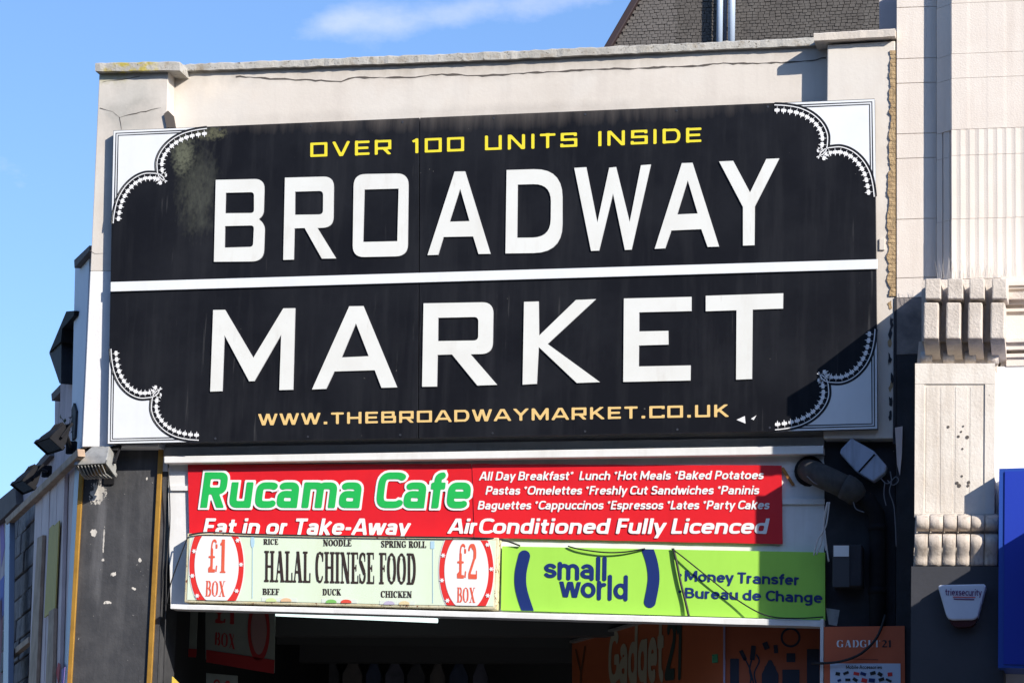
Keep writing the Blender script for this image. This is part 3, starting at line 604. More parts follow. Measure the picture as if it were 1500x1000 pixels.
# scalloped white corners
def catmull(pts, n=8):
    out = []; q = [pts[0]] + pts + [pts[-1]]
    for i in range(1, len(q) - 2):
        for k in range(n):
            t = k / n; f = lambda a, b, c, d: .5 * (2 * b + (c - a) * t + (2 * a - 5 * b + 4 * c - d) * t * t + (3 * b - a - 3 * c + d) * t ** 3)
            out.append((f(*[q[i + j][0] for j in (-1, 0, 1, 2)]), f(*[q[i + j][1] for j in (-1, 0, 1, 2)])))
    return out + [pts[-1]]
arcA = catmull([(1, .0), (.88, .012), (.74, .045), (.61, .115), (.51, .22), (.46, .34), (.463, .463)])
arcB = [(b, a) for a, b in reversed(arcA)]
def corner(c, h, v):
    c, h, v = Vector(c), Vector(h), Vector(v)
    mp_ = lambda u, w_, y=SY - .004: P(*(c + (h - c) * u + (v - c) * w_), y)
    def wall_(pts): return pts
    flip = ((h - c).x * (v - c).y - (h - c).y * (v - c).x) < 0
    loop = [(0, 0)] + arcA[:-1] + arcB
    if flip: loop = loop[::-1]
    cp = thing_child = plate('corner_panel', [[mp_(*p) for p in loop]], .003, vinyl_white, sg)
    e = MB()
    def strip(pts, w_, y, mb):
        A_, B_ = [], []
        for i, p in enumerate(pts):
            a = pts[max(i - 1, 0)]; b = pts[min(i + 1, len(pts) - 1)]; d = Vector((b[0] - a[0], b[1] - a[1])); d.normalize(); n = Vector((-d.y, d.x)) * w_ / 2
            A_.append(mp_(p[0] + n.x, p[1] + n.y, y)); B_.append(mp_(p[0] - n.x, p[1] - n.y, y))
        k = len(pts); mb.add(A_ + B_, [(i, i + 1, k + i + 1, k + i) if not flip else (k + i, k + i + 1, i + 1, i) for i in range(k - 1)])
    for q, lim in ((.026, .86), (.050, .74)):
        strip([(q, lim), (q, q), (lim, q)], .012, SY - .0055, e)
    off = lambda pts, d: [tuple(Vector(p) + (lambda dd: Vector((-dd.y, dd.x)) * d)((Vector(pts[min(i + 1, len(pts) - 1)]) - Vector(pts[max(i - 1, 0)])).normalized())) for i, p in enumerate(pts)]
    strip(off(arcA, .006), .012, SY - .0055, e); strip(off(arcB, .006), .012, SY - .0055, e)
    e.build('border_line', ink_black, cp)
    fl = MB()
    fleur = [(0, -.018), (.004, .010), (.026, .012), (.033, .024), (.022, .042), (.010, .034), (0, .060), (-.010, .034), (-.022, .042), (-.033, .024), (-.026, .012), (-.004, .010)]
    for arc_, sgn in ((arcA, 1), (arcB, 1)):
        # the lines run on a little past where the two arcs meet
        ext = list(arc_)
        if arc_ is arcA: ext += [(.48, .52), (.52, .56), (.58, .585)]
        else: ext = [(.585, .58), (.56, .52), (.52, .48)] + ext
        strip(off(ext, -.016), .010, SY - .006, fl)
        acc_ = 0; nxt = .03
        for i in range(len(ext) - 1):
            a, b = Vector(ext[i]), Vector(ext[i + 1]); L = (b - a).length
            while acc_ + L > nxt:
                t = (nxt - acc_) / L; p = a.lerp(b, t); d = (b - a).normalized(); n = Vector((d.y, -d.x))
                base = p + n * .040
                pts = [base + d * (u * .86) + n * (w_ * 1.15) for u, w_ in fleur]
                vs = [mp_(q.x, q.y, SY - .0065) for q in pts]
                cc = base + n * .03; vs.append(mp_(cc.x, cc.y, SY - .0065)); m_ = len(pts)
                fl.add(vs, [(k, (k + 1) % m_, m_) for k in range(m_)])
                nxt += .070
            acc_ += L
    fl.build('flower_border', white_print, sg)
corner((166.5, 192), (303, 186.2), (163.5, 327))
corner((1281, 145.5), (1134.5, 151.6), (1283, 288))
corner((158, 649.5), (291, 646.6), (160.5, 511))
corner((1285, 627.5), (1135.5, 631.5), (1284.2, 482))
for k in range(2):
    for i in range(9):
        for (qa, qb, tt) in ((TL, TR, .02 + i * .12), (BL, BR, .02 + i * .12)):
            cxy = on(qa, qb, tt); dy = 5 if qa is TL else -5
            if k == 0 and not (.12 > tt or tt > .88): a = Vector(P(cxy[0], cxy[1] + dy, SY - .003)); MB().tube([a, a + Vector((0, .0028, 0))], .009, 8).build('screw_head', board_edge, sg)
for q in ([(1079, 614.5), (1091, 609), (1092, 620)], [(1100, 613), (1108, 608), (1104, 615)]):
    slab('vinyl_tear', q, SY - .003, SY - .0005, white_print, sg)
r_ = random.Random(5)

# ------------------------------------------------------------------ cafe banners
BY = -.055
def wavy_board(name, q, y, m, parent, n=24, amp=.006, seed=1, th=.004):
    r = random.Random(seed); ph = [r.uniform(0, 6) for _ in range(4)]; mb = MB(); A_, B_ = [], []
    for i in range(n + 1):
        t = i / n; a = on(q[0], q[1], t); b = on(q[3], q[2], t)
        yy = y + amp * .5 * (math.sin(t * 9 + ph[0]) + math.sin(t * 17 + ph[1]) * .5)
        A_.append(Vector(P(a[0], a[1] + r.uniform(-.3, .3), yy))); B_.append(Vector(P(b[0], b[1] + r.uniform(-.3, .3), yy + amp * .4 * math.sin(t * 7 + ph[2]))))
    o = Vector((0, th, 0)); V = A_ + B_ + [p + o for p in A_] + [p + o for p in B_]; k = n + 1; fs = []
    for i in range(n):
        fs += [(i, i + 1, k + i + 1, k + i), (2 * k + i + 1, 2 * k + i, 3 * k + i, 3 * k + i + 1), (i + 1, i, 2 * k + i, 2 * k + i + 1), (k + i, k + i + 1, 3 * k + i + 1, 3 * k + i)]
    fs += [(0, k, 3 * k, 2 * k), (n, 2 * k + n, 3 * k + n, k + n)]
    return obj(name, V, fs, m, parent)
cb1 = thing('cafe_banner', P(480, 785, BY), 'red banner with green Rucama Cafe lettering under the ledge', 'sign')
wavy_board('board', [(275, 680), (690.5, 679), (694, 786), (277.5, 786)], BY, red, cb1, amp=.003, seed=2)
TY = BY - .007
qR = [(292, 743), (687, 744), (299, 691.2), (693.5, 691.2)]
text('name_outline', 'Rucama Cafe', SANS, qR, white_print, cb1, hw=.095, h=.03, y=TY, nexp=4, sp=.06, grow=.06)
text('name_lettering', 'Rucama Cafe', SANS, qR, green_print, cb1, hw=.095, h=.03, y=TY - .003, nexp=4, sp=.06)
text('strapline', 'Eat in or Take-Away', SANS, [(296, 783), (598, 783), (301, 758.5), (603, 759)], white_print, cb1, hw=.09, h=.045, y=TY, nexp=3, sp=.02)
text('strapline', 'Ai', SANS, [(655, 781), (686, 781), (660, 759), (691, 759)], white_print, cb1, hw=.09, h=.045, y=TY, nexp=3)
cb2 = thing('cafe_banner', P(920, 797, BY), 'red menu banner listing breakfast, lunch and cakes in white italics', 'sign')
wavy_board('board', [(691.5, 679), (1145, 681.5), (1146.5, 796.5), (695, 787)], BY - .002, red, cb2, amp=.003, seed=5)
TY -= .002
for s, q in (('All Day Breakfast*  Lunch *Hot Meals *Baked Potatoes', [(701.5, 703.2), (1118, 701.5), (704, 690.3), (1120.5, 688.6)]),
             ('Pastas *Omelettes *Freshly Cut Sandwiches *Paninis', [(710.5, 724.2), (1111.5, 723.6), (713, 711.4), (1114, 710.8)]),
             ('Baguettes *Cappuccinos *Espressos *Lates *Party Cakes', [(699, 745.8), (1126.5, 745.4), (701.5, 733), (1129, 732.4)])):
    text('menu_line', s, SANS, q, white_print, cb2, hw=.085, h=.06, y=TY, nexp=2.8, sp=.02)
text('strapline', 'rConditioned Fully Licenced', SANS, [(686, 781.3), (1124, 781.5), (690, 758.6), (1129, 758.8)], white_print, cb2, hw=.088, h=.045, y=TY, nexp=3, sp=.015)

# ------------------------------------------------------------------ halal takeaway sign
HY = -.145
hs = thing('takeaway_sign', P(500, 890, HY), 'pale green HALAL CHINESE FOOD light box with £1 and £2 ovals', 'sign')
hq = [(274, 780.5), (730.5, 787), (727, 892), (269.5, 881.5)]
bevel(slab('cabinet', hq, HY, -.031, rust_frame, hs), .008)
q0 = [(277.5, 784), (726.5, 791), (723, 887.5), (274, 878)]
slab('face', q0, HY - .004, HY - .0005, mint, hs)
ytop = lambda x: 784 + (x - 277.5) / 449 * 7 + .3; ybot = lambda x: 878 + (x - 274) / 449 * 9.5 - .3
def clipy(D, XX, YY): return np.maximum(D, np.maximum(ytop(XX) - YY, YY - ybot(XX)))
def ell(XX, YY, cx, cy, rx, ry): return (np.sqrt(((XX - cx) / rx) ** 2 + ((YY - cy) / ry) ** 2) - 1) * rx
for cx, cy, st in ((317.3, 828, [(145, 238), (125, 508), (178, 728), (623, 120), (660, 385), (612, 675)]), (683.3, 836, [(668, 285), (655, 558), (715, 780), (1155, 168), (1198, 435), (1158, 725)])):
    bx = (cx - 42, 780, cx + 42, 892)
    sdf_px('oval_edge', lambda A, B: clipy(ell(A, B, cx, cy, 41, 74), A, B), bx, 1.6, HY - .0065, white_print, hs)
    sdf_px('oval_ring', lambda A, B: clipy(ell(A, B, cx, cy, 39.7, 72.5), A, B), bx, 1.6, HY - .0085, ink_red, hs)
    sdf_px('oval_centre', lambda A, B: clipy(ell(A, B, cx, cy, 32.3, 57.5), A, B), bx, 1.6, HY - .0105, white_print, hs)
    ox = 265 if cx < 500 else 560
    def stars(A, B):
        D = np.full(A.shape, 9.)
        for sx, sy in st:
            px_, py_ = ox + sx / 7.5, 775 + sy / 7.5; r = np.hypot(A - px_, B - py_); th = np.arctan2(B - py_, A - px_); D = np.minimum(D, r - (2.6 + .9 * np.cos(6 * th)))
        return D
    sdf_px('blossom_print', stars, bx, .6, HY - .0125, white_print, hs)
PYh = HY - .0125
text('price', '£1', SERIF, [(303, 838.3), (331.5, 838.6), (304.5, 789), (332.5, 789.6)], ink_orange, hs, h=.03, y=PYh)
text('price', 'BOX', SERIF, [(300, 872.8), (330, 873.4), (301, 850), (330.5, 850.6)], ink_orange, hs, h=.035, y=PYh)
text('price', '£2', SERIF, [(667.5, 847), (699.5, 847.8), (668.5, 795.6), (699.5, 796)], ink_orange, hs, h=.03, y=PYh)
text('price', 'BOX', SERIF, [(668.5, 881.6), (696.5, 882.3), (669, 859.6), (696.5, 860)], ink_orange, hs, h=.035, y=PYh)
ink_brown = M('dark brown print', (.035, .022, .018), .5)
text('name_lettering', 'HALAL CHINESE FOOD', SERIF, [(386.6, 851.2), (610, 855.4), (387, 806.6), (610, 810.4)], ink_brown, hs, h=.025, y=HY - .007, grow=.012)
for s, q in (('RICE', (385.7, 407.7, 788.9, 797, 0)), ('NOODLE', (473, 515, 789.7, 799, .4)), ('SPRING ROLL', (558, 624.4, 791.5, 801, .8)), ('BEEF', (384.3, 409.5, 861.4, 870.3, .3)), ('DUCK', (472.4, 499.6, 861.9, 870.9, .3)), ('CHICKEN', (557.7, 603.6, 864.9, 874.2, .6))):
    text('menu_word', s, SERIF, [(q[0], q[3]), (q[1], q[3] + q[4]), (q[0], q[2]), (q[1], q[2] + q[4])], ink_brown, hs, h=.035, y=HY - .007, grow=.022)
pale_blue = M('pale blue print', (.42, .62, .74), .5)
sdf_px('fork_print', lambda A, B: np.minimum(ell(A, B, 370, 793, 3, 9), np.maximum(np.abs(A - 370 + (B - 800) * .006) - .45, np.maximum(798 - B, B - 876))), (364, 785, 376, 878), .45, HY - .007, pale_blue, hs)
sdf_px('spoon_print', lambda A, B: np.minimum(np.maximum(np.abs(A - 633.5) - 3, np.maximum(792 - B, B - 803)), np.maximum(np.abs(A - 634) - .45, np.maximum(800 - B, B - 883))), (626, 788, 640, 886), .45, HY - .007, pale_blue, hs)
for x0, y0, cols in ((383, 874.5, ((.62, .75, .35), (.75, .5, .3))), (471, 876.5, ((.2, .5, .12), (.7, .08, .05))), (556, 878.8, ((.5, .45, .6), (.72, .6, .35)))):
    slab('food_picture', [(x0, y0), (x0 + 52, y0 + .9), (x0 + 52, y0 + 6.5), (x0, y0 + 5.6)], HY - .006, HY - .0045, M('photo print %d' % x0, (.68, .74, .66), .5), hs)
    for k in range(2): 
        sdf_px('food_picture', lambda A, B: np.maximum(ell(A, B, x0 + 14 + k * 22, y0 + 5, 8, 4.2), B - (y0 + 6)), (x0, y0, x0 + 52, y0 + 8), .9, HY - .008 - k * .001, M('photo print %d %d' % (x0, k), cols[k], .5), hs)

# ------------------------------------------------------------------ money transfer sign
GY = -.085
gs = thing('money_transfer_sign', P(970, 905, GY), 'lime green small world money transfer sign above the entrance', 'sign')
slab('board', [(735.5, 799.5), (1208.5, 808.5), (1208.5, 907.2), (734, 893)], GY, -.031, lime, gs)
gt = lambda x: 799.5 + (x - 735.5) * .01903; gb = lambda x: 893 + (x - 734) * .0299
def bracket_shape(pts, hw, A, B, cap0, cap1):
    D = np.full(A.shape, 9.); cs = catmull(pts, 8)
    for k in range(len(cs) - 1): D = np.minimum(D, seg_sd(A, B, cs[k], cs[k + 1], hw)); 
    for k in range(len(cs)):
        if 0 < k < len(cs) - 1 or (k == 0 and cap0) or (k == len(cs) - 1 and cap1): D = np.minimum(D, np.hypot(A - cs[k][0], B - cs[k][1]) - hw)
    return np.maximum(D, np.maximum(gt(A) + .3 - B, B - gb(A) + .3))
sdf_px('bracket_print', lambda A, B: bracket_shape([(768, 814), (762.5, 840), (764, 865), (775, 900)], 8.6, A, B, True, False), (748, 796, 792, 902), 1.1, GY - .004, navy, gs)
sdf_px('bracket_print', lambda A, B: bracket_shape([(943, 790), (954, 820), (957.5, 848), (952, 881)], 8.6, A, B, False, True), (928, 796, 972, 902), 1.1, GY - .004, navy, gs)
text('name_lettering', 'small', SANS, [(796.5, 846), (890, 848), (797, 815.8), (890.5, 817)], navy, gs, hw=.085, h=.035, y=GY - .004, rounded=True, nexp=2)
text('name_lettering', 'world', SANS, [(820, 873.8), (921, 877.5), (820.5, 842), (921.5, 844.5)], navy, gs, hw=.085, h=.035, y=GY - .004, rounded=True, nexp=2)
text('service_line', 'Money Transfer', SANS, [(1002.5, 850.6), (1171.5, 856.8), (1003, 834.6), (1172, 840.4)], navy, gs, hw=.085, h=.045, y=GY - .004, nexp=2.1)
text('service_line', 'Bureau de Change', SANS, [(1002.5, 875.2), (1205, 882.8), (1003, 859.8), (1205, 866.6)], navy, gs, hw=.085, h=.045, y=GY - .004, nexp=2.1)
for c in ((996.5, 841.8), (996, 866)):
    sdf_px('bullet_print', lambda A, B: np.hypot(A - c[0], B - c[1]) - 2.3, (c[0] - 4, c[1] - 4, c[0] + 4, c[1] + 4), .7, GY - .004, navy, gs)

# ------------------------------------------------------------------ cables
def cable(name, pts, r=.006, m=cable_m, label=None, cat='cable', group=None, parent=None):
    V = catmull([tuple(p) for p in pts], 5) if len(pts[0]) == 2 else pts
    def cm(pts, n=6):
        out = []; q = [pts[0]] + pts + [pts[-1]]
        for i in range(1, len(q) - 2):
            for k in range(n):
                t = k / n; out.append(.5 * (2 * q[i] + (q[i + 1] - q[i - 1]) * t + (2 * q[i - 1] - 5 * q[i] + 4 * q[i + 1] - q[i + 2]) * t * t + (3 * q[i] - q[i - 1] - 3 * q[i + 1] + q[i + 2]) * t ** 3))
        return out + [pts[-1]]
    w_ = cm([Vector(P(*p)) for p in pts])
    o = MB().tube(w_, r, 6).build(name, m, parent, smooth=True)
    if label: tag(o, label, cat, group)
    return o
cable('sign_cable', [(277, 783, -.17), (305, 779.5, -.17), (370, 782, -.165), (480, 784.5, -.165), (600, 786, -.165), (700, 787.5, -.16), (735, 790, -.12), (762, 799, -.10)], .007, label='black cable lying along the top of the Halal food light box', )
cable('sign_cable', [(832, 799.5, -.1), (850, 804, -.11), (885, 808.5, -.115), (915, 808, -.11), (945, 803, -.1)], .006, label='short black cable drooping over the top of the lime sign beside its closing bracket')
cable('sign_cable', [(984, 803, -.1), (1000, 815, -.12), (1040, 847, -.13), (1080, 878, -.13), (1120, 900, -.16), (1160, 905, -.17), (1206, 903, -.15)], .0055, label='long thin black cable running diagonally across the lime sign to its lower right corner')
cable('sign_cable', [(986, 803, -.10), (991, 822, -.11), (997, 852, -.11), (1004, 880, -.11), (1009, 902, -.12)], .010, label='thick black cable hanging down the lime sign before the word Money')
cable('sign_cable', [(275, 786, -.16), (262, 820, -.12), (250, 855, -.08), (244, 885, -.06)], .005, label='thin black stay wire left of the £1 oval')
cable('sign_cable', [(246, 672, -.09), (249, 760, -.07), (244, 830, -.06), (243, 885, -.06), (239, 1010, -.06)], .005, label='black wire hanging down beside the gold edged black pillar')
cable('poster_cable', [(1297, 900, -.2), (1285, 932, -.24), (1262, 956, -.24), (1232, 968, -.24), (1200, 971, -.22), (1190, 971, -.1)], .010, label='thick black cable looping across the orange poster')

# ------------------------------------------------------------------ flue pipe, box and boards on the dark pier
fp = thing('flue_pipe', P(1280, 1080, -.12), 'grey dusty flue pipe bending out of the white fascia and down the dark pillar', 'pipe')
pts = [Vector(P(1183, 688, -.03)), Vector(P(1192, 692, -.13)), Vector(P(1208, 699, -.19)), Vector(P(1228, 708, -.20)), Vector(P(1240, 714, -.19))]
MB().tube(pts, [.085, .09, .09, .088, .088], 20).build('upper_run', pipe_m, fp, True)
MB().tube([Vector(P(1236, 711.5, -.195)), Vector(P(1243, 715, -.193)), Vector(P(1250, 720, -.185)), Vector(P(1257, 729, -.16))], [.096, .098, .094, .08], 20).build('coupling', pipe_m, fp, True)
MB().tube([Vector(P(1252, 722, -.17)), Vector(P(1272, 733, -.15)), Vector(P(1284, 752, -.11)), Vector(P(1286, 790, -.10)), Vector(P(1284, 1100, -.10))], .062, 16).build('downpipe', dark_metal, fp, True)
MB().tube([Vector(P(1186, 690, -.028)), Vector(P(1186, 690, -.05))], .115, 20).build('collar', dark_metal, fp, True)
for yy_ in (768, 860, 950): 
    a = Vector(P(1285.5, yy_, -.10)); MB().tube([a, a - Vector((0, 0, .05))], .068, 16).build('pipe_collar', dark_metal, fp, True)
wp = thing('loose_panel', P(1265, 705, -.30), 'pale weathered panel strapped askew above the flue pipe on the dark pillar', 'panel')
wpm = M('flaking pale panel', (.40, .46, .58), .7, var=(.32, .37, .48), vs=5, streak=(.12, .13, .16), ss=12, sa=.6, bump=.3)
bevel(slab('panel_face', [(1247, 641), (1280, 660), (1299, 682), (1296, 692), (1279, 705), (1254, 690), (1230, 663), (1232, 657)], -.20, -.10, wpm, wp), .012, 3)
slab('strap', [(1280.5, 664), (1282, 666), (1258.5, 692), (1257, 690)], -.205, -.2005, dark_metal, wp)
jb = thing('junction_box', P(1240, 860, -.2), 'dark wall box with a small sunlit white label beside the lime sign', 'box')
bevel(slab('housing', [(1219, 797), (1262, 797), (1262, 858), (1219, 858)], -.22, -.034, dark_wall, jb), .008)
slab('cover_plate', [(1220, 799), (1244, 799), (1244, 859), (1219.5, 859)], -.229, -.2205, M('grey box cover', (.05, .05, .055), .6), jb)
slab('label_plate', [(1221, 798.5), (1243.5, 798.5), (1243.5, 814.5), (1221, 814.5)], -.235, -.2295, bright_wall, jb)
wl = thing('wire_bundle', P(1205, 815, -.2), 'loose bundle of pale wires hanging below the flue pipe', 'wires')
for k, p in enumerate(([(1213, 735), (1208, 760), (1206, 775), (1203, 795), (1196, 812)], [(1215, 735), (1211, 765), (1207, 778), (1208, 795), (1210, 806)], [(1212, 735), (1207, 757), (1206, 776), (1198, 790), (1192, 813)], [(1208, 776), (1210, 795), (1214, 822)])):
    cable('wire', [(x, y, -.21 - .004 * k) for x, y in p], .006, cable_w, parent=wl)
wl2 = thing('wire_tangle', P(1305, 720, -.2), 'tangle of thin grey wires right of the pale strapped panel', 'wires')
gw = M('grey wire', (.16, .16, .18), .6)
for k, p in enumerate(([(1290, 700), (1300, 708), (1312, 698), (1316, 704), (1308, 710), (1300, 703)], [(1296, 706), (1295, 725), (1298, 740)], [(1304, 690), (1306, 705), (1303, 720), (1310, 745), (1313, 800)], [(1250, 735), (1254, 745), (1266, 750)], [(1182, 697), (1195, 708), (1215, 713), (1232, 714)])):
    cable('wire', [(x, y, -.22 - .003 * k) for x, y in p], .0045, gw, parent=wl2)
ob = MB().prism([P(x, y, -.055) for x, y in ((1142, 684), (1148, 684), (1164, 709), (1160, 711))], Vector((0, .02, 0))).build('timber_offcut', M('orange stained wood', (.45, .17, .03), .7, var=(.1, .05, .02), vs=12))
tag(ob, 'short orange brown sliver of wood leaning at the end of the menu banner', 'wood')

# ------------------------------------------------------------------ orange poster and post right of the entrance
po = thing('phone_poster', P(1265, 1080, -.18), 'orange GADGET21 poster in shade below the wall box', 'poster')
slab('board', [(1207, 917.5), (1325, 916), (1326, 1080), (1207, 1080)], -.19, -.034, orange, po)
text('name_lettering', 'GADGET', SERIF, [(1225, 947.4), (1289.5, 947.4), (1225, 936.8), (1289.5, 936.8)], white_print, po, h=.05, y=-.1935)
text('name_lettering', '21', SERIF, [(1291.5, 947.4), (1306.5, 947.4), (1291.5, 936.8), (1306.5, 936.8)], ink_black, po, h=.05, y=-.1935)
paper_m = M('pale product sheet', (.60, .68, .82), .5)
slab('product_sheet', [(1216, 971), (1319, 971), (1320, 1080), (1216, 1080)], -.1935, -.1905, paper_m, po)
text('sheet_title', 'Mobile Accessories', SANS, [(1239, 979), (1292, 979), (1239, 973.6), (1292, 973.6)], ink_black, po, h=.09, y=-.197, hw=.07) if True else None
r_ = random.Random(3)
for k in range(14):
    cx, cy = 1228 + (k % 7) * 12.5 + r_.uniform(-1.5, 1.5), 986 + (k // 7) * 9 + r_.uniform(-1, 1); a, b = r_.uniform(2.5, 4.5), r_.uniform(1.5, 3)
    th = r_.uniform(-.7, .7); pg = []
    for dx, dy in ((-a, -b), (a, -b), (a, b), (-a, b)): pg.append((cx + dx * math.cos(th) - dy * math.sin(th), cy + dx * math.sin(th) + dy * math.cos(th)))
    slab('product_picture', pg, -.197, -.1938, [ink_black, ink_black, ink_red, navy][k % 4], po)
text('small_print', 'aecsnecoaesnoca', SANS, [(1246, 965), (1286, 965), (1246, 962.8), (1286, 962.8)], M('faint print', (.25, .05, .03), .5), po, h=.12, y=-.1935) if False else None
slab('small_print', [(1246, 964), (1286, 965), (1286, 965.8), (1246, 964.8)], -.1935, -.1905, M('faint print', (.22, .05, .03), .5), po)
bevel(tag(drop([(1201.5, 906), (1206.5, 906)], -.19, -.10, white_trim, 'door_post', None), 'thin white post between the shop interior and the orange poster', 'post'), .004)

# ------------------------------------------------------------------ hall interior
hall = thing('market_hall', (P(700, 900, 4).x, 5, 0), 'dim hall seen through the entrance under the shop signs', 'room')
xl, xr = P(250, 900, .4).x, P(1209, 900, .4).x; zt = P(700, 890, 0).z + .25
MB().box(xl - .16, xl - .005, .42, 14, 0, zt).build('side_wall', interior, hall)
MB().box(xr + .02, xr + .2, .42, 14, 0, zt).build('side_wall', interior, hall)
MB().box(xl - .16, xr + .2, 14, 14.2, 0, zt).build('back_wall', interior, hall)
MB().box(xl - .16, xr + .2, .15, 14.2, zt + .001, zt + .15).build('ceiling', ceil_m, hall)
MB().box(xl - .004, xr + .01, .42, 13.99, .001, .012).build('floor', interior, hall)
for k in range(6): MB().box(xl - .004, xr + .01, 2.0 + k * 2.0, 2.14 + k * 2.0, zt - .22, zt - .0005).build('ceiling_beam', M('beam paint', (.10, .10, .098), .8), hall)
tb = thing('tube_light', P(520, 905, 1.2), 'lit fluorescent tube under the lintel, left half of the entrance', 'light')
a, b = Vector(P(404, 898.5, 1.0)), Vector(P(641, 908.5, 1.0))
tm = M('lit tube', (.8, .85, .85), .5, emis=(.80, 1.0, .97), es=1.1)
MB().tube([a, b], .018, 12).build('tube', tm, tb, True)
MB().prism([a + Vector((-.02, -.03, .07)), b + Vector((.02, -.03, .07)), b + Vector((.02, -.03, .02)), a + Vector((-.02, -.03, .02))], Vector((0, .06, 0))).build('fitting', M('white enamel', (.7, .7, .68), .4), tb)
# hanging food banners in the gloom
def in_banner(q, y, label, parts, name='food_banner'):
    o = thing(name, P((q[2][0] + q[3][0]) / 2, q[2][1], y), label, 'banner')
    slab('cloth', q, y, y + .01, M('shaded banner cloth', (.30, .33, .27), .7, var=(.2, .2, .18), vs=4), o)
    for s, qq, m, f in parts: text('print', s, f, qq, m, o, h=.05, y=y - .004)
    return o
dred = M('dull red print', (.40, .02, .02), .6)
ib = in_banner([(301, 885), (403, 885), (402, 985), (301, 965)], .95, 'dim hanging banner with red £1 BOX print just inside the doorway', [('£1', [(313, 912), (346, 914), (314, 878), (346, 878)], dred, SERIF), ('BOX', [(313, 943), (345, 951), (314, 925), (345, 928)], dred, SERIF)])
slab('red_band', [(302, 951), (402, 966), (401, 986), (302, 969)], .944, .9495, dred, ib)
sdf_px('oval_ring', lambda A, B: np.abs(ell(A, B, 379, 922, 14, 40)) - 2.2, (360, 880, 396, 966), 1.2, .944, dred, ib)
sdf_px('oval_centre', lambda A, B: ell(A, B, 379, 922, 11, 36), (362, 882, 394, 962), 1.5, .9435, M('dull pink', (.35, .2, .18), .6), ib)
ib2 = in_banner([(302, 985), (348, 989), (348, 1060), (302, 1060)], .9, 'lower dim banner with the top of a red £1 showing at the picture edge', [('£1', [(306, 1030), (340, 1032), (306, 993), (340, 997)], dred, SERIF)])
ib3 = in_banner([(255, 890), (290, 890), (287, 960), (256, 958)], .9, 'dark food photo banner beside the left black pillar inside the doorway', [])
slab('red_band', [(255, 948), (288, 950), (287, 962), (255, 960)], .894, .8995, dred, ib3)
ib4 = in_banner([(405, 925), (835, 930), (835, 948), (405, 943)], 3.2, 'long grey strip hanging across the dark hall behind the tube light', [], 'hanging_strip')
ib4.children[0].data = ib4.children[0].data.copy(); ib4.children[0].data.materials[0] = M('dark grey strip', (.10, .105, .10), .8)
yc = MB().prism([P(x, y, .1) for x, y in ((252, 990), (262, 1000), (268, 1040), (250, 1040))], Vector((0, .02, 0))).build('yellow_card', M('yellow card', (.75, .55, .08), .6), None)
tag(yc, 'corner of a yellow card at the foot of the black pillar inside the doorway', 'card')
gr_ = thing('clothes_rail', P(520, 1000, 5.0), 'rail of dim garments hanging deep in the dark hall', 'rail')
a, b = Vector(P(440, 962, 5.0)), Vector(P(720, 966, 5.0)); MB().tube([a, b], .015, 8).build('rail_bar', grey_metal, gr_, True)
for k in range(9):
    t = (k + .5) / 9; c = a.lerp(b, t); wd_ = random.uniform(.06, .1); m_ = M('garment %d' % (k % 4), [(.20, .20, .26), (.12, .12, .13), (.25, .22, .2), (.1, .13, .22)][k % 4], .9, var=(.08, .08, .09), vs=7)
    gz = MB(); gz.prism([c + Vector((-wd_ * .3, 0, -.02)), c + Vector((wd_ * .3, .0, -.02)), c + Vector((wd_, .03, -.15)), c + Vector((wd_ * .9, .02, -.9)), c + Vector((-wd_ * .9, -.02, -.9)), c + Vector((-wd_, -.03, -.15))], Vector((0, .06, 0))); gz.build('garment', m_, gr_)
# gadget stall wall, receding to the left, and its accessories panel
dirS = Vector((-math.sin(math.radians(35)), math.cos(math.radians(35)), 0)); nS = Vector((dirS.y, -dirS.x, 0)) * 1
g0 = Vector(P(1062, 910, .35)); G = lambda x, y, o=0.0: PP(x, y, g0 - nS.normalized() * o * -1, nS) 
if (CAM - g0).dot(nS) < 0: nS = -nS
Gp = lambda x, y, o=0.0: PP(x, y, g0 + nS * o, nS)
gd = thing('gadget_stall', Vector(P(1000, 1080, .8)), 'orange stall wall with big Gadget21 lettering receding into the hall', 'stall')
MB().prism([Gp(838, 937), Gp(940, 908), Gp(1062, 872), Gp(1062, 1080), Gp(838, 1080)], -nS * .05).build('wall_panel', orange_in, gd)
MB().prism([Gp(834, 938, .05), Gp(1062, 872, .05), Gp(1062, 875.5, .05), Gp(834, 941, .05)], -nS * .09).build('top_rail', grey_metal, gd)
text('name_lettering', 'Gadget', SANS, [(890, 1003), (972, 999), (892, 925), (973, 902)], M('cream print', (.55, .50, .36), .5), gd, h=.04, hw=.095, pf=lambda p: Gp(p[0], p[1], .006))
text('name_lettering', '21', SANS, [(974, 997), (999, 995), (977, 905), (1001, 896)], M('dark green print', (.05, .08, .07), .5), gd, h=.04, hw=.09, pf=lambda p: Gp(p[0], p[1], .006))
sdf_px('tree_print', lambda A, B: np.minimum(np.minimum(seg_sd(A, B, (843, 950), (851, 985), 1.2), seg_sd(A, B, (857, 945), (851, 985), 1.2)), seg_sd(A, B, (851, 980), (850, 1010), 1.4)), (836, 940, 864, 1010), .9, 0, M('brown print', (.2, .08, .04), .5), gd, pf=lambda a, b: Gp(a, b, .006))
slab('green_switch', [(1043, 958), (1051, 957), (1051, 969), (1043, 970)], .30, .34, M('green plastic', (.04, .25, .1), .5), gd)
ap = thing('accessory_panel', P(1130, 1080, .3), 'brown panel of cable and gadget silhouettes right of the orange stall wall', 'panel')
slab('panel_board', [(1061, 885), (1203, 885), (1203, 1080), (1061, 1080)], .32, .36, M('dull orange board', (.42, .10, .04), .6), ap)
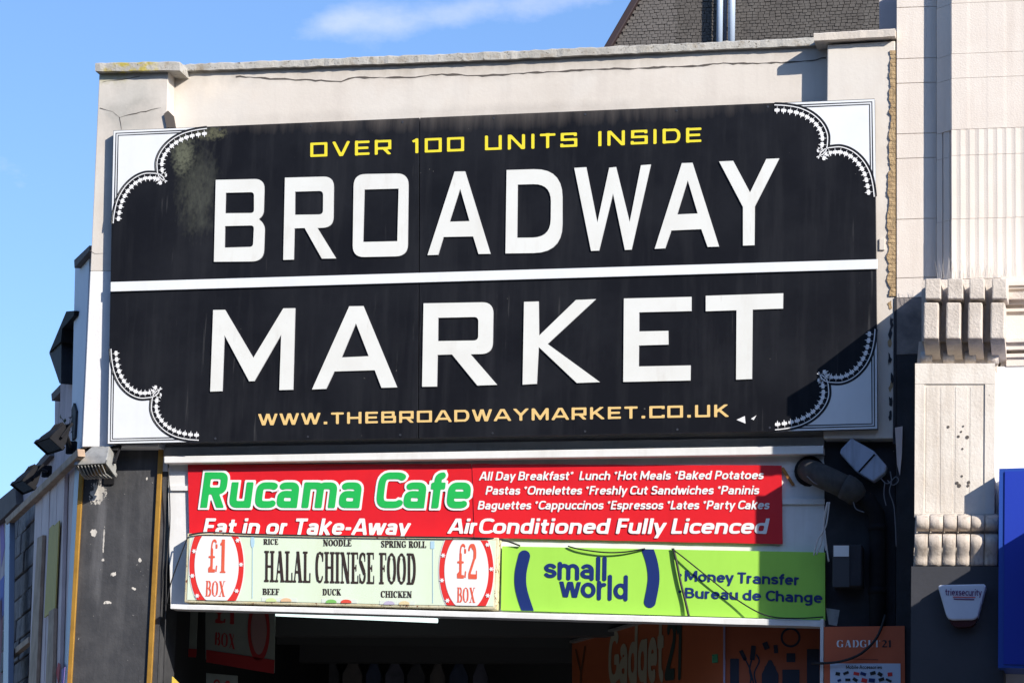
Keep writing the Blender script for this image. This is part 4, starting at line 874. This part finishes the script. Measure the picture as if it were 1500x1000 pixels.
slab('edge_strip', [(1059.5, 890), (1062, 890), (1062, 1080), (1059.5, 1080)], .30, .3195, M('lilac edging', (.35, .33, .5), .5), ap)
sil = M('dark blue silhouette', (.02, .025, .05), .5)
def silh(fn, bx): sdf_px('silhouette', fn, bx, .9, .316, sil, ap)
silh(lambda A, B: np.maximum(np.abs(A - 1076) - 6.5, 964 - B), (1066, 960, 1086, 1040))
silh(lambda A, B: np.minimum(np.maximum(np.abs(A - 1128) - 8, 975 - B), np.maximum(np.abs(A - 1128) - 2 - (B - 966) * .5, 966 - B)) , (1116, 964, 1140, 1040))
silh(lambda A, B: np.minimum(np.maximum(np.abs(A - 1158.5) - 12.5, np.maximum(980 - B, -99)), np.maximum(np.abs(A - 1158.5) - 6.5, np.maximum(956 - B, B - 969))), (1142, 952, 1176, 1040))
silh(lambda A, B: np.abs(np.hypot(A - 1158, (B - 933)) - 13) - 1.6, (1140, 914, 1176, 950))
silh(lambda A, B: np.maximum(np.abs(A - 1191) - 9, 950 - B), (1180, 948, 1202, 1040))
for kx, (xa, ya, xb, yb, w_) in enumerate(((1085, 952, 1092, 966, 2.8), (1104, 945, 1102, 966, 3.6), (1120, 940, 1124, 950, 4.0), (1136, 944, 1137, 956, 3.0))):
    silh(lambda A, B: seg_sd(A, B, (xa, ya), (xb, yb), w_), (xa - 8, ya - 6, xb + 10, yb + 6))
cs1 = catmull([(1090, 962), (1098, 978), (1104, 1000), (1110, 1020)]); cs2 = catmull([(1102, 962), (1098, 980), (1100, 995), (1094, 1015)]); cs3 = catmull([(1108, 958), (1112, 968), (1105, 985), (1108, 1002)])
silh(lambda A, B: np.minimum.reduce([seg_sd(A, B, c[i], c[i + 1], 1.1, .5, .5) for c in (cs1, cs2, cs3) for i in range(len(c) - 1)]), (1082, 955, 1118, 1022))

# ------------------------------------------------------------------ stone building on the right
sb = thing('stone_building', (P(1420, 900, -.5).x, -.4, 0), 'pale stone front with fluted pilaster and carved bracket right of the market', 'building')
FY = -.175
MB().prism([P(1313, -60, FY + .02), P(1700, -75, FY + .02), P(1700, 1080, FY + .02), P(1313, 1080, FY + .02)], Vector((0, 1.2, 0))).build('wall', M('recess stone', (.16, .15, .15), .9, var=(.08, .08, .09), vs=3), sb)
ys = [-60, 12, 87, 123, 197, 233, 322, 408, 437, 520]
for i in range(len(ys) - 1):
    m_ = stone if ys[i] < 420 else M('dimmed stone', (.30, .265, .245), .9, var=(.12, .11, .11), vs=3, va=.9, bump=.3)  # lower courses: the bracket's cast shadow is put into a darker stone colour
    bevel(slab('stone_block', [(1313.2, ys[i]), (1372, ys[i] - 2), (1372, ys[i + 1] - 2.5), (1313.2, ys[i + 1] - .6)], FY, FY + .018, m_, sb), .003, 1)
slab('lower_wall', [(1313.2, 520), (1352, 519), (1350, 1080), (1313.2, 1080)], FY, FY + .018, dark_wall, sb)  # dark paint, its upper part standing in for shade on the stone
# pilaster shaft: each course is one stone cut with the same profile
y_top = [-60, 5, 79, 115, 190, 228, 321, 409]
def shaft(i):
    ya, yb = y_top[i], y_top[i + 1] - .5; fl = i >= 4
    prof = [(1372, FY + .017), (1372, -.235)]
    if not fl: prof += [(1373, -.24), (1392, -.33), (1393.5, -.345)]
    else: prof += [(1373, -.24), (1380, -.265), (1381, -.252), (1383, -.28), (1391, -.31), (1392, -.30), (1393.5, -.345)]
    x = 1394
    if fl:
        while x < 1560:
            prof += [(x, -.3475), (x + 3.5, -.3455), (x + 7, -.3435), (x + 10.5, -.345), (x + 13, -.3475)]; x += 13.4
    else:
        while x < 1560: prof += [(x, -.3475), (x + 22, -.348), (x + 27, -.3465), (x + 50, -.3465)]; x += 53.6
    prof += [(1575, -.34), (1575, FY + .017)]
    def z_at(px_, y_, py_): return P(px_, py_, y_)
    A_, B_ = [], []
    for (px_, y_) in prof:
        yy_ = -.34; t_ = P(px_, ya - (px_ - 1393) * .02, y_); u_ = P(px_, yb - (px_ - 1393) * .02, y_)
        a0, b0 = P(1440, ya - .9, -.34).z, P(1440, yb - .9, -.34).z
        A_.append(Vector((t_.x, y_, a0))); B_.append(Vector((t_.x, y_, b0)))
    k = len(prof); V = A_ + B_; fs = [(j, j + 1, k + j + 1, k + j) for j in range(k - 1)] + [tuple(reversed(range(k))), tuple(range(k, 2 * k))]
    return obj('stone_block', V, fs, stone, sb)
for i in range(7): shaft(i)
# bracket / capital with four teeth
CY = -1.07
cb = MB().prism([P(1350, 410, CY + .19), P(1474, 408, CY + .19), P(1470, 500, CY + .19), P(1350, 500, CY + .19)], Vector((0, .9, 0))).build('capital_block', old_stone, sb)
zt_ = max(v.co.z for v in cb.data.vertices)                  # unseen top raised towards the wall, shaped to lift the bracket's shadow
for v in cb.data.vertices:
    if v.co.z > zt_ - .05 and v.co.y > 0: v.co.z += .17
teeth = [(1355, 1378), (1388, 1410.5), (1420, 1442), (1453, 1475)]
for a, b in teeth:
    bevel(slab('capital_tooth', [(a, 408), (b, 407.5), (b, 437.5), (a, 437.5)], CY - .02, CY + .1895, old_stone, sb), .008)
    f = [(a - 2, 442.5), (b - 3, 442.5), (b - 3.5, 496), (a - 2.5, 496)]
    bevel(slab('capital_tooth', f, CY, CY + .1895, old_stone, sb), .012)
    # curled underside
    x0, x1 = P(a - 2.5, 496, CY).x, P(b - 3.5, 496, CY).x; zb = P(a, 496.5, CY).z; mb = MB(); V = []; n = 10
    for k in range(n + 1):
        t = k / n; V += [(x0 + .00, CY + .02 + t * .34, zb - .12 * math.sin(t * math.pi * .5) ** .8 * 1.0), (x1, CY + .02 + t * .34, zb - .12 * math.sin(t * math.pi * .5) ** .8)]
    V += [(x0, CY + .36, zb + .0), (x1, CY + .36, zb + .0), (x0, CY + .02, zb), (x1, CY + .02, zb)]
    fs = [(2 * k, 2 * k + 1, 2 * k + 3, 2 * k + 2) for k in range(n)] + [(2 * n, 2 * n + 1, 2 * n + 3, 2 * n + 2)]
    fs += [tuple([2 * k for k in range(n + 1)] + [2 * n + 2]), tuple([2 * k + 1 for k in reversed(range(n + 1))] + [2 * n + 5, 2 * n + 3][:0] + [2 * n + 3])]
    obj('capital_scroll', V, fs, old_stone, sb)
    c0 = Vector(P(a - 6, 524, -.86)); c1 = Vector(P(b - 12, 524, -.86))
    MB().tube([c0, c1], .045, 12).build('capital_scroll', old_stone, sb, True)
slab('capital_neck', [(1346, 500), (1466, 500), (1460, 545), (1342, 545)], -.84, -.15, old_stone, sb)
QY = -1.04
slab('pilaster_face', [(1341, 540), (1457, 540), (1456, 757), (1340, 757)], QY + .009, -.15, pil_stone, sb)
fr = [(1341, 540), (1457, 540), (1456, 757), (1340, 757)]
slab('pilaster_frame', [(1340.5, 532), (1457.5, 532), (1457.5, 562), (1340.5, 562)], QY, QY + .0085, pil_stone, sb)
slab('pilaster_frame', [(1340.5, 562.4), (1354, 562.4), (1353, 757), (1339.5, 757)], QY, QY + .0085, pil_stone, sb)
slab('pilaster_frame', [(1443, 562.4), (1457.5, 562.4), (1456.5, 757), (1442, 757)], QY, QY + .0085, pil_stone, sb)
for k in range(4): slab('panel_flute', [(1357 + k * 21.5, 567), (1374 + k * 21.5, 567), (1373 + k * 21.5, 750), (1356 + k * 21.5, 750)], QY + .007, QY + .0085, pil_stone, sb)
for (x, y) in ((1389, 625), (1411, 624), (1408, 632), (1404, 639), (1417, 640), (1410, 657), (1409, 697), (1402, 707), (1405, 711), (1419, 706), (1418, 711)):
    a = Vector(P(x, y, QY + .005)); MB().tube([a, a - Vector((0, .001, 0))], random.uniform(.007, .015), 7).build('bolt_hole', crack_m, sb)
# roll moulding and ogee moulding, cut into lobes
def profile_run(name, xa, xb, rows, m, n):
    for k in range(n):
        a = xa + (xb - xa) * k / n + .8; b = xa + (xb - xa) * (k + 1) / n - .8; V = []; cols = 7
        for (yy_, dep) in rows:
            for c in range(cols):
                u = c / (cols - 1); bulge = .013 * math.sqrt(max(0, 1 - (2 * u - 1) ** 2)); xx = a + (b - a) * u
                V.append(P(xx - (yy_ - 757) * .02, yy_, dep - bulge))
        fs = []
        for r in range(len(rows) - 1):
            for c in range(cols - 1): fs.append((r * cols + c, r * cols + c + 1, (r + 1) * cols + c + 1, (r + 1) * cols + c))
        obj(name, V, fs, m, sb, smooth=True)
rows1 = [(753, -1.045)] + [(766 - 12 * math.cos(t), -1.045 - .075 * math.sin(t)) for t in [math.pi * i / 8 for i in range(9)]]
rows2 = [(781, -1.045), (783, -1.10), (787, -1.125), (794, -1.13), (803, -1.11), (812, -1.08), (820, -1.065), (826, -1.07), (829, -1.045)]
profile_run('roll_moulding', 1342, 1463, rows1, mould_m, 6)
profile_run('leaf_moulding', 1340, 1463, rows2, mould_m, 6)
slab('moulding_core', [(1341, 752), (1461, 752), (1460, 829), (1338, 829)], -1.044, -.15, old_stone, sb)
slab('base', [(1335, 829), (1470, 829), (1470, 1080), (1333, 1080)], -1.07, -.15, M('charcoal painted base', (.035, .037, .045), .6, var=(.05, .05, .06), vs=3, bump=.15, bs=20), sb)
# frieze and window-head mouldings at the right edge
EY = -.80
slab('frieze', [(1466, 405), (1700, 398), (1700, 545), (1466, 545)], EY, -.15, stone, sb)
for (ya, yb, dp) in ((412, 418, .05), (418.3, 423, .03), (428, 438, .09), (438.3, 446, .04), (452, 456, .03), (496, 501, .10), (501.3, 512, .07), (518, 523, .05), (523.3, 536, .03)):
    slab('moulding', [(1474, ya), (1700, ya - 5), (1700, yb - 5), (1474, yb)], EY - dp, EY - .0005, old_stone if ya == 428 else stone, sb)
slab('window_reveal', [(1457, 537), (1700, 530), (1700, 1080), (1457, 1080)], EY - .02, -.15, bright_wall, sb)
# bird spikes above the capital
sp = MB(); r_ = random.Random(21)
for k in range(60):
    x = 1374 + k * 2.0; a = Vector(P(x, 408, -.40 if x > 1372 else -.19)); 
    d = Vector((r_.uniform(-.03, .03), r_.uniform(-.03, .01), r_.uniform(.07, .16))); sp.tube([a, a + d], .0009, 3)
o = sp.build('bird_spikes', M('spike steel', (.5, .47, .44), .5), sb); o['kind'] = 'stuff'

al = thing('alarm_box', P(1408, 912, -1.2), 'white shield shaped triexsecurity alarm box on the charcoal base', 'alarm')
shape = rounded([(1373, 856, 6), (1445, 854.5, 6), (1431, 907, 8), (1388, 908, 10)], 5)
b1 = MB().prism([P(x, y, -1.18) for x, y in shape], Vector((0, .108, 0))).build('cover', M('alarm cover plastic', (.62, .66, .74), .4, var=(.55, .58, .66), vs=9), al); bevel(b1, .012, 3)
b2 = MB().prism([P(x, y, -1.16) for x, y in rounded([(1376, 860, 6), (1444, 858, 6), (1428, 917, 12), (1394, 918, 12)], 5)], Vector((0, .088, 0))).build('lens', M('dark red lens', (.05, .01, .012), .3), al)
text('name_lettering', 'triexsecurity', SANS, [(1384.5, 871.4), (1438, 872.4), (1384.5, 861.2), (1438, 862.2)], M('plum print', (.12, .02, .12), .5), al, h=.06, hw=.07, y=-1.184)
slab('red_line', [(1396, 873.2), (1429, 873.8), (1429, 874.8), (1396, 874.2)], -1.1845, -1.1805, ink_red, al)
slab('small_print', [(1397, 876), (1427, 876.6), (1427, 878), (1397, 877.4)], -1.1845, -1.1805, M('plum print', (.12, .02, .12)), al)

bs = thing('blue_sign', P(1500, 985, -1.3), 'big glossy blue sign cabinet cut off by the right edge', 'sign')
slab('cabinet', [(1463.5, 686), (1700, 680), (1700, 984), (1462, 977)], -1.23, -.83, blue_edge, bs)
slab('cabinet_face', [(1472, 690), (1700, 684), (1700, 978), (1470, 972)], -1.24, -1.2305, blue_m, bs)
sh = thing('shadow_caster_box', P(1620, 1080, -1.7), 'deep box sign of the neighbouring shop just beyond the right edge', 'sign')
slab('cabinet', [(1585, 693), (1900, 685), (1900, 1000), (1585, 1000)], -2.10, -1.245, blue_edge, sh)  # added blocker out of view; throws the diagonal shadow over base and blue sign

# ------------------------------------------------------------------ floodlights
def floodlight(label, c, fwd, upv, w_, h_, dep, mbody, base, group='floodlights on the left corner', cage=False):
    """box head aimed along fwd at c, with hood, lens, rear fins, U bracket and an arm to the wall point base"""
    t = thing('floodlight', base, label, 'floodlight', group)
    f = Vector(fwd).normalized(); s = f.cross(Vector(upv)).normalized(); u = s.cross(f); c = Vector(c)
    def fr(w1, h1, d): return [c + s * (a * w1 / 2) + u * (b * h1 / 2) + f * d for a, b in ((-1, 1), (1, 1), (1, -1), (-1, -1))]
    A_, B_, C_ = fr(w_, h_, 0), fr(w_ * .94, h_ * .94, -dep * .35), fr(w_ * .6, h_ * .55, -dep)
    V = A_ + B_ + C_; fs = [(8, 9, 10, 11), (0, 3, 2, 1)]
    for r in (0, 4):
        for k in range(4): fs.append((r + k, r + (k + 1) % 4, r + 4 + (k + 1) % 4, r + 4 + k))
    bevel(obj('housing', V, fs, mbody, t), .006)
    mb = MB()
    for (a, b, cc, d) in ((-1, 1, 1, .9), (-1, -.9, 1, -1), (-1, 1, -.93, -1), (.93, 1, 1, -1)):
        q = [c + s * (x * w_ / 2 * 1.08) + u * (y * h_ / 2 * 1.1) + f * .012 for x, y in ((a, b), (cc, b), (cc, d), (a, d))]
        mb.prism(q, -f * .03)
    mb.build('rim', mbody, t)
    obj('lens', [p + f * .004 for p in fr(w_ * .9, h_ * .88, 0)], [(0, 3, 2, 1)], glass_d, t)
    if cage:
        for k in range(8):
            x = -.8 + k * .23
            MB().tube([c + s * x * w_ / 2 + u * h_ * .5 + f * .02, c + s * x * w_ / 2 + f * .045, c + s * x * w_ / 2 - u * h_ * .5 + f * .02], .005, 6).build('guard_bar', grey_metal, t)
    else:
        for k in range(5):
            x = -.5 + k * .25; q = c + s * x * w_ * .5 - f * dep * .62
            MB().prism([q + u * h_ * .38 - s * .004, q + u * h_ * .38 + s * .004, q - u * h_ * .30 + s * .004, q - u * h_ * .30 - s * .004], -f * dep * .45).build('fin', mbody, t)
    j = c - f * dep * .75 - u * h_ * .1
    MB().tube([c + s * w_ * .56 - f * dep * .3, c + s * w_ * .56 - f * dep * 1.1, c - s * w_ * .56 - f * dep * 1.1, c - s * w_ * .56 - f * dep * .3], .012, 6).build('yoke', dark_metal, t)
    MB().tube([c - f * dep * 1.1, Vector(base)], .016, 8).build('arm', dark_metal, t)
    bp = Vector(base); MB().box(bp.x - .04, bp.x + .04, bp.y - .01, bp.y + .03, bp.z - .05, bp.z + .05).build('mounting_plate', dark_metal, t)
    return t
floodlight('grey caged floodlight at the top of the gold edged black pillar', P(140, 688, -.25), (-.10, -.46, -.88), (0, 0, 1), .27, .17, .20, grey_metal, P(160, 700, -.03), cage=True)

# ------------------------------------------------------------------ side street on the left
th = math.radians(29); sd = Vector((-math.sin(th), math.cos(th), 0)); sn = Vector((-math.cos(th), -math.sin(th), 0))   # direction of the street, outward normal
s0 = Vector(P(118, 655, .02))
S = lambda x, y, o=0.0: PP(x, y, s0 + sn * o, sn)
def sslab(name, pxs, o, t, m, parent): return MB().prism([S(x, y, o) for x, y in pxs], -sn * t).build(name, m, parent)
sw = thing('side_building', Vector((S(115, 700).x, S(115, 700).y, 0)), 'white side wall with a dark coping stepping down behind the market corner', 'building')
sslab('wall', [(110, 391), (131.5, 364), (117.5, 680), (103, 700)], -.02, .25, side_white, sw)
sslab('coping', [(108.5, 381), (131, 359.5), (131, 367), (109, 392.5)], .03, .20, side_coping, sw)
sslab('torn_felt', [(107.5, 590), (111, 602), (109, 640), (105, 645), (104.5, 600)], .0, .018, dark_wall, sw)
sw2 = thing('side_building', Vector((S(98, 700).x, S(98, 700).y, 0)), 'narrow lilac rendered wall carrying the black extractor cowl', 'building')
sslab('wall', [(90, 482), (110, 462), (107, 720), (86, 720)], -.10, .25, lilac, sw2)
sslab('coping', [(88.5, 478), (111, 457), (112, 468), (89.5, 490)], -.04, .34, side_coping, sw2)
sw3 = thing('side_building', Vector((S(86, 700).x, S(86, 700).y, 0)), 'lowest lilac wall stub directly above the first black floodlight', 'building')
sslab('wall', [(80.5, 583), (92, 572), (90, 720), (79.5, 720)], -.2, .25, lilac, sw3)
sslab('coping', [(75, 577), (91, 560), (91, 571), (76, 587)], -.12, .34, side_coping, sw3)
cw = thing('extractor_cowl', S(88, 562, -.05), 'angular black extractor cowl jutting over the side street roofline', 'cowl')
sslab('hood', [(97, 456), (109, 455), (108, 462), (91, 481), (89, 500), (72, 516)], .02, .3, dark_metal, cw)
sslab('duct', [(72, 517), (90, 500), (89.5, 562), (87, 561)], .0, .26, dark_wall, cw)
# long dirty wall and hoarding
dw = thing('street_wall', Vector((S(50, 900).x, S(50, 900).y, 0)), 'dirty lilac street wall with dark moulding falling away behind the hoarding', 'wall')
sslab('wall', [(105, 640), (82, 627), (70, 661), (59, 672), (47, 690), (22, 716), (0, 733), (-60, 790), (-60, 1090), (96, 1090), (116, 640)], -.25, .3, lilac, dw)
sslab('moulding', [(22, 712), (0, 730), (-40, 765), (-40, 790), (0, 762), (24, 738)], -.18, .2, side_coping, dw)
sslab('moulding', [(70, 660), (47, 687), (22, 715), (24, 720), (49, 693), (73, 667)], -.2, .12, side_coping, dw)
gr = [M('pink graffiti', (.42, .16, .24), .8), M('violet graffiti', (.25, .16, .42), .8), M('blue graffiti', (.10, .14, .45), .8), M('maroon graffiti', (.20, .05, .07), .8)]
for k, q in enumerate(([(11, 745), (19, 738), (19, 757), (12, 764)], [(0, 768), (5, 762), (7, 800), (2, 830)], [(0, 850), (6, 842), (5, 900), (0, 910)], [(0, 880), (4, 872), (3, 1000), (0, 1000)])):
    sslab('graffiti', q, -.247, .002, gr[k % 4], dw)
hd = thing('hoarding', Vector((S(70, 900).x, S(70, 900).y, 0)), 'weathered white timber hoarding with a sloping wooden top rail', 'hoarding')
xs = [51.5, 62, 73, 84, 95, 118]
topf = lambda x: 737 + (x - 51) * -1.03
for k in range(5):
    a, b = xs[k] + .3, xs[k + 1] - .3
    sslab('board', [(a, topf(a)), (b, topf(b)), (b - (12 - k * .6 if k < 4 else 24), 1090), (a - 13 + k * .6, 1090)], (.03 + .006 * (k % 2)) if k < 4 else .0, .03, hoard_m, hd)
bevel(sslab('top_rail', [(113, 657), (114, 668), (9, 768), (7, 760)], .09, .06, timber, hd), .006)
bevel(sslab('batten', [(54.5, 787), (62, 783), (49, 1090), (36, 1090)], .07, .03, timber, hd), .004)
bevel(sslab('batten', [(71.5, 895), (79, 890), (74, 1090), (62, 1090)], .07, .03, timber, hd), .004)
bevel(sslab('batten', [(10, 958), (41, 932), (41, 941), (10, 967)], .02, .05, timber, hd), .004)
bevel(sslab('metal_post', [(8, 766), (14, 761), (11, 1090), (3, 1090)], .08, .05, M('blue grey galvanised', (.26, .31, .40), .5, metal=.3), hd), .004)
bevel(sslab('metal_post', [(111, 664), (117.6, 657), (93.5, 1090), (87, 1090)], .006, .004, M('blue grey galvanised', (.26, .31, .40), .5, metal=.3), hd), .004)
for k, q in enumerate(([(76, 978), (80, 972), (80, 1000), (76, 1004)], [(82, 984), (85, 970), (88, 972), (85, 1002)], [(90, 980), (95, 976), (93, 1000), (90, 1002)])):
    sslab('graffiti', q, .045, .004, [gr[2], M('red graffiti', (.5, .06, .06), .8), gr[1]][k], hd)
yp = sslab('yellow_plank', [(72, 774), (77, 768), (79, 770), (86.5, 762), (80.5, 893), (76, 897), (71, 899), (64.5, 904)], .06, .010, yplank, None)
tag(yp, 'yellow wooden plank hung upright on the white hoarding', 'plank')
# concrete block wall seen through the gap in the hoarding
bw = thing('block_wall', Vector((S(32, 900).x, S(32, 900).y, 0)), 'rough grey concrete block wall behind the open bay of the hoarding', 'wall')
sslab('mortar', [(14, 762), (54, 728), (52, 1090), (6, 1090)], -.12, .1, mortar_m, bw)
pA, pB = Vector(S(14, 800, -.10)), Vector(S(54, 760, -.10)); Lw = (Vector((pB.x, pB.y, 0)) - Vector((pA.x, pA.y, 0))).length
ztop = S(54, 728, -.1).z; r_ = random.Random(9); bwid = Lw / 3.0; bh = .20; row = 0; proto = {}
while row < 13:
    z = ztop - (row + 1) * bh
    for c in range(-1, 4):
        t0 = c * bwid + (bwid / 2 if row % 2 else 0); t1 = t0 + bwid - .012; t0c, t1c = max(t0, 0), min(t1, Lw)
        if t1c - t0c < .05: continue
        lim = ztop - .02 - (Lw - (t0c + t1c) / 2) / Lw * (ztop - S(14, 764, -.1).z)
        if z + bh > lim + .12: continue
        o_ = pA - sd * 0; a = Vector((pA.x, pA.y, 0)) + (-sd) * t0c if (pB - pA).dot(-sd) > 0 else Vector((pA.x, pA.y, 0)) + sd * t0c
        b = Vector((pA.x, pA.y, 0)) + ((-sd) if (pB - pA).dot(-sd) > 0 else sd) * t1c; pr = sn * r_.uniform(0, .02)
        bevel(MB().prism([a + Vector((0, 0, z + bh - .012)) + pr, b + Vector((0, 0, z + bh - .012)) + pr, b + Vector((0, 0, z)) + pr, a + Vector((0, 0, z)) + pr], -sn * .06).build('block', r_.choice(block_m), bw), .006, 1)
    row += 1
floodlight('first black floodlight, close to the corner above the hoarding rail', S(72, 652, .40), (-.42, -.42, -.85), (0, 0, 1), .27, .13, .17, dark_metal, S(104, 655, .05))
floodlight('second black floodlight, lower and farther along the side street', S(34, 712, .40), (-.42, -.36, -.88), (0, 0, 1), .27, .12, .17, dark_metal, S(68, 690, -.1))
wd = MB(); r_ = random.Random(4)
for k in range(26):
    a = Vector(S(101, 628, .02)); d = Vector((r_.uniform(-.10, .04), r_.uniform(-.05, .05), r_.uniform(-.14, .14))); p = a + d
    e1 = Vector((r_.uniform(-1, 1), r_.uniform(-1, 1), r_.uniform(-1, 1))).normalized() * .022; e2 = Vector((r_.uniform(-1, 1), r_.uniform(-1, 1), r_.uniform(-1, 1))).normalized() * .014
    wd.add([p - e1, p + e2, p + e1, p - e2], [(0, 1, 2, 3)])
    if k % 4 == 0: wd.tube([a, p], .003, 3)
tag(wd.build('wall_weed', M('weed leaf', (.06, .08, .03), .8)), 'small straggly weed growing from the crack in the side wall', 'plant')

# ------------------------------------------------------------------ slate clad building behind
rb = thing('slate_building', (P(1100, 60, 7).x, 7, 0), 'dark slate hung wall rising behind the right half of the parapet', 'building')
BYk = 7.0
slab('wall', [(884, 74), (930, -6), (975, -80), (1330, -80), (1330, 120), (880, 120)], BYk + .012, BYk + 3, M('brown backing', (.07, .062, .056), .9), rb)
sl1 = MB(); sl2 = MB(); r_ = random.Random(8); e0, e1 = P(884, 74, BYk), P(975, -80, BYk)
x0, x1 = P(880, 70, BYk).x, P(1300, 0, BYk).x; z0, z1 = P(1000, 110, BYk).z, P(1000, -80, BYk).z
rows = int((z1 - z0) / .032)
for i in range(rows):
    z = z0 + i * .032; xe = e0.x + (e1.x - e0.x) * (z - e0.z) / (e1.z - e0.z) + .07; x = xe + ((i * .34) % 1) * .058
    while x < x1:
        wq = .058 * r_.uniform(.9, 1.1); j = r_.uniform(-.006, .006); tl = r_.uniform(.003, .009)
        px_ = P(1036, 40, BYk).x; q = sl2 if x < px_ - .35 else sl1
        q.prism([(x, BYk - tl * .1, z + .036 + j), (x + wq - .006, BYk - tl * .1, z + .036 + j), (x + wq - .006, BYk - tl, z + j), (x, BYk - tl, z + j)], Vector((0, .012, 0)))
        x += wq
for q, m_ in ((sl1, slate_m), (sl2, slate_m2)):
    o = q.build('slates', m_, rb); o['kind'] = 'stuff'
bevel(slab('verge_board', [(880, 76), (930, -10), (975, -84), (986, -84), (941, -10), (891, 76)], BYk - .06, BYk + .05, M('dark timber verge', (.035, .02, .022), .6), rb), .01)
vp = thing('vent_pipes', P(1062, 80, BYk - .1), 'pair of pale blue grey pipes running up the slate wall', 'pipes')
bp_m = M('pale blue pipe', (.42, .50, .62), .4)
for x in (1053.5, 1071): 
    a = P(x, 90, BYk - .12); MB().tube([a, Vector((a.x, a.y, P(x, -80, BYk).z))], .032 if x < 1060 else .036, 14).build('pipe', bp_m, vp, True)
a = P(1061.5, 90, BYk - .06); MB().tube([a, Vector((a.x, a.y, P(1061, -80, BYk).z))], .02, 10).build('pipe', M('dark blue pipe', (.12, .14, .2), .5), vp, True)
rs = slab('return_wall', [(1288, -80), (1316, -80), (1316, 110), (1288, 110)], .5, 1.2, M('painted return wall', (.55, .5, .5), .9, var=(.4, .36, .36), vs=4), sb)
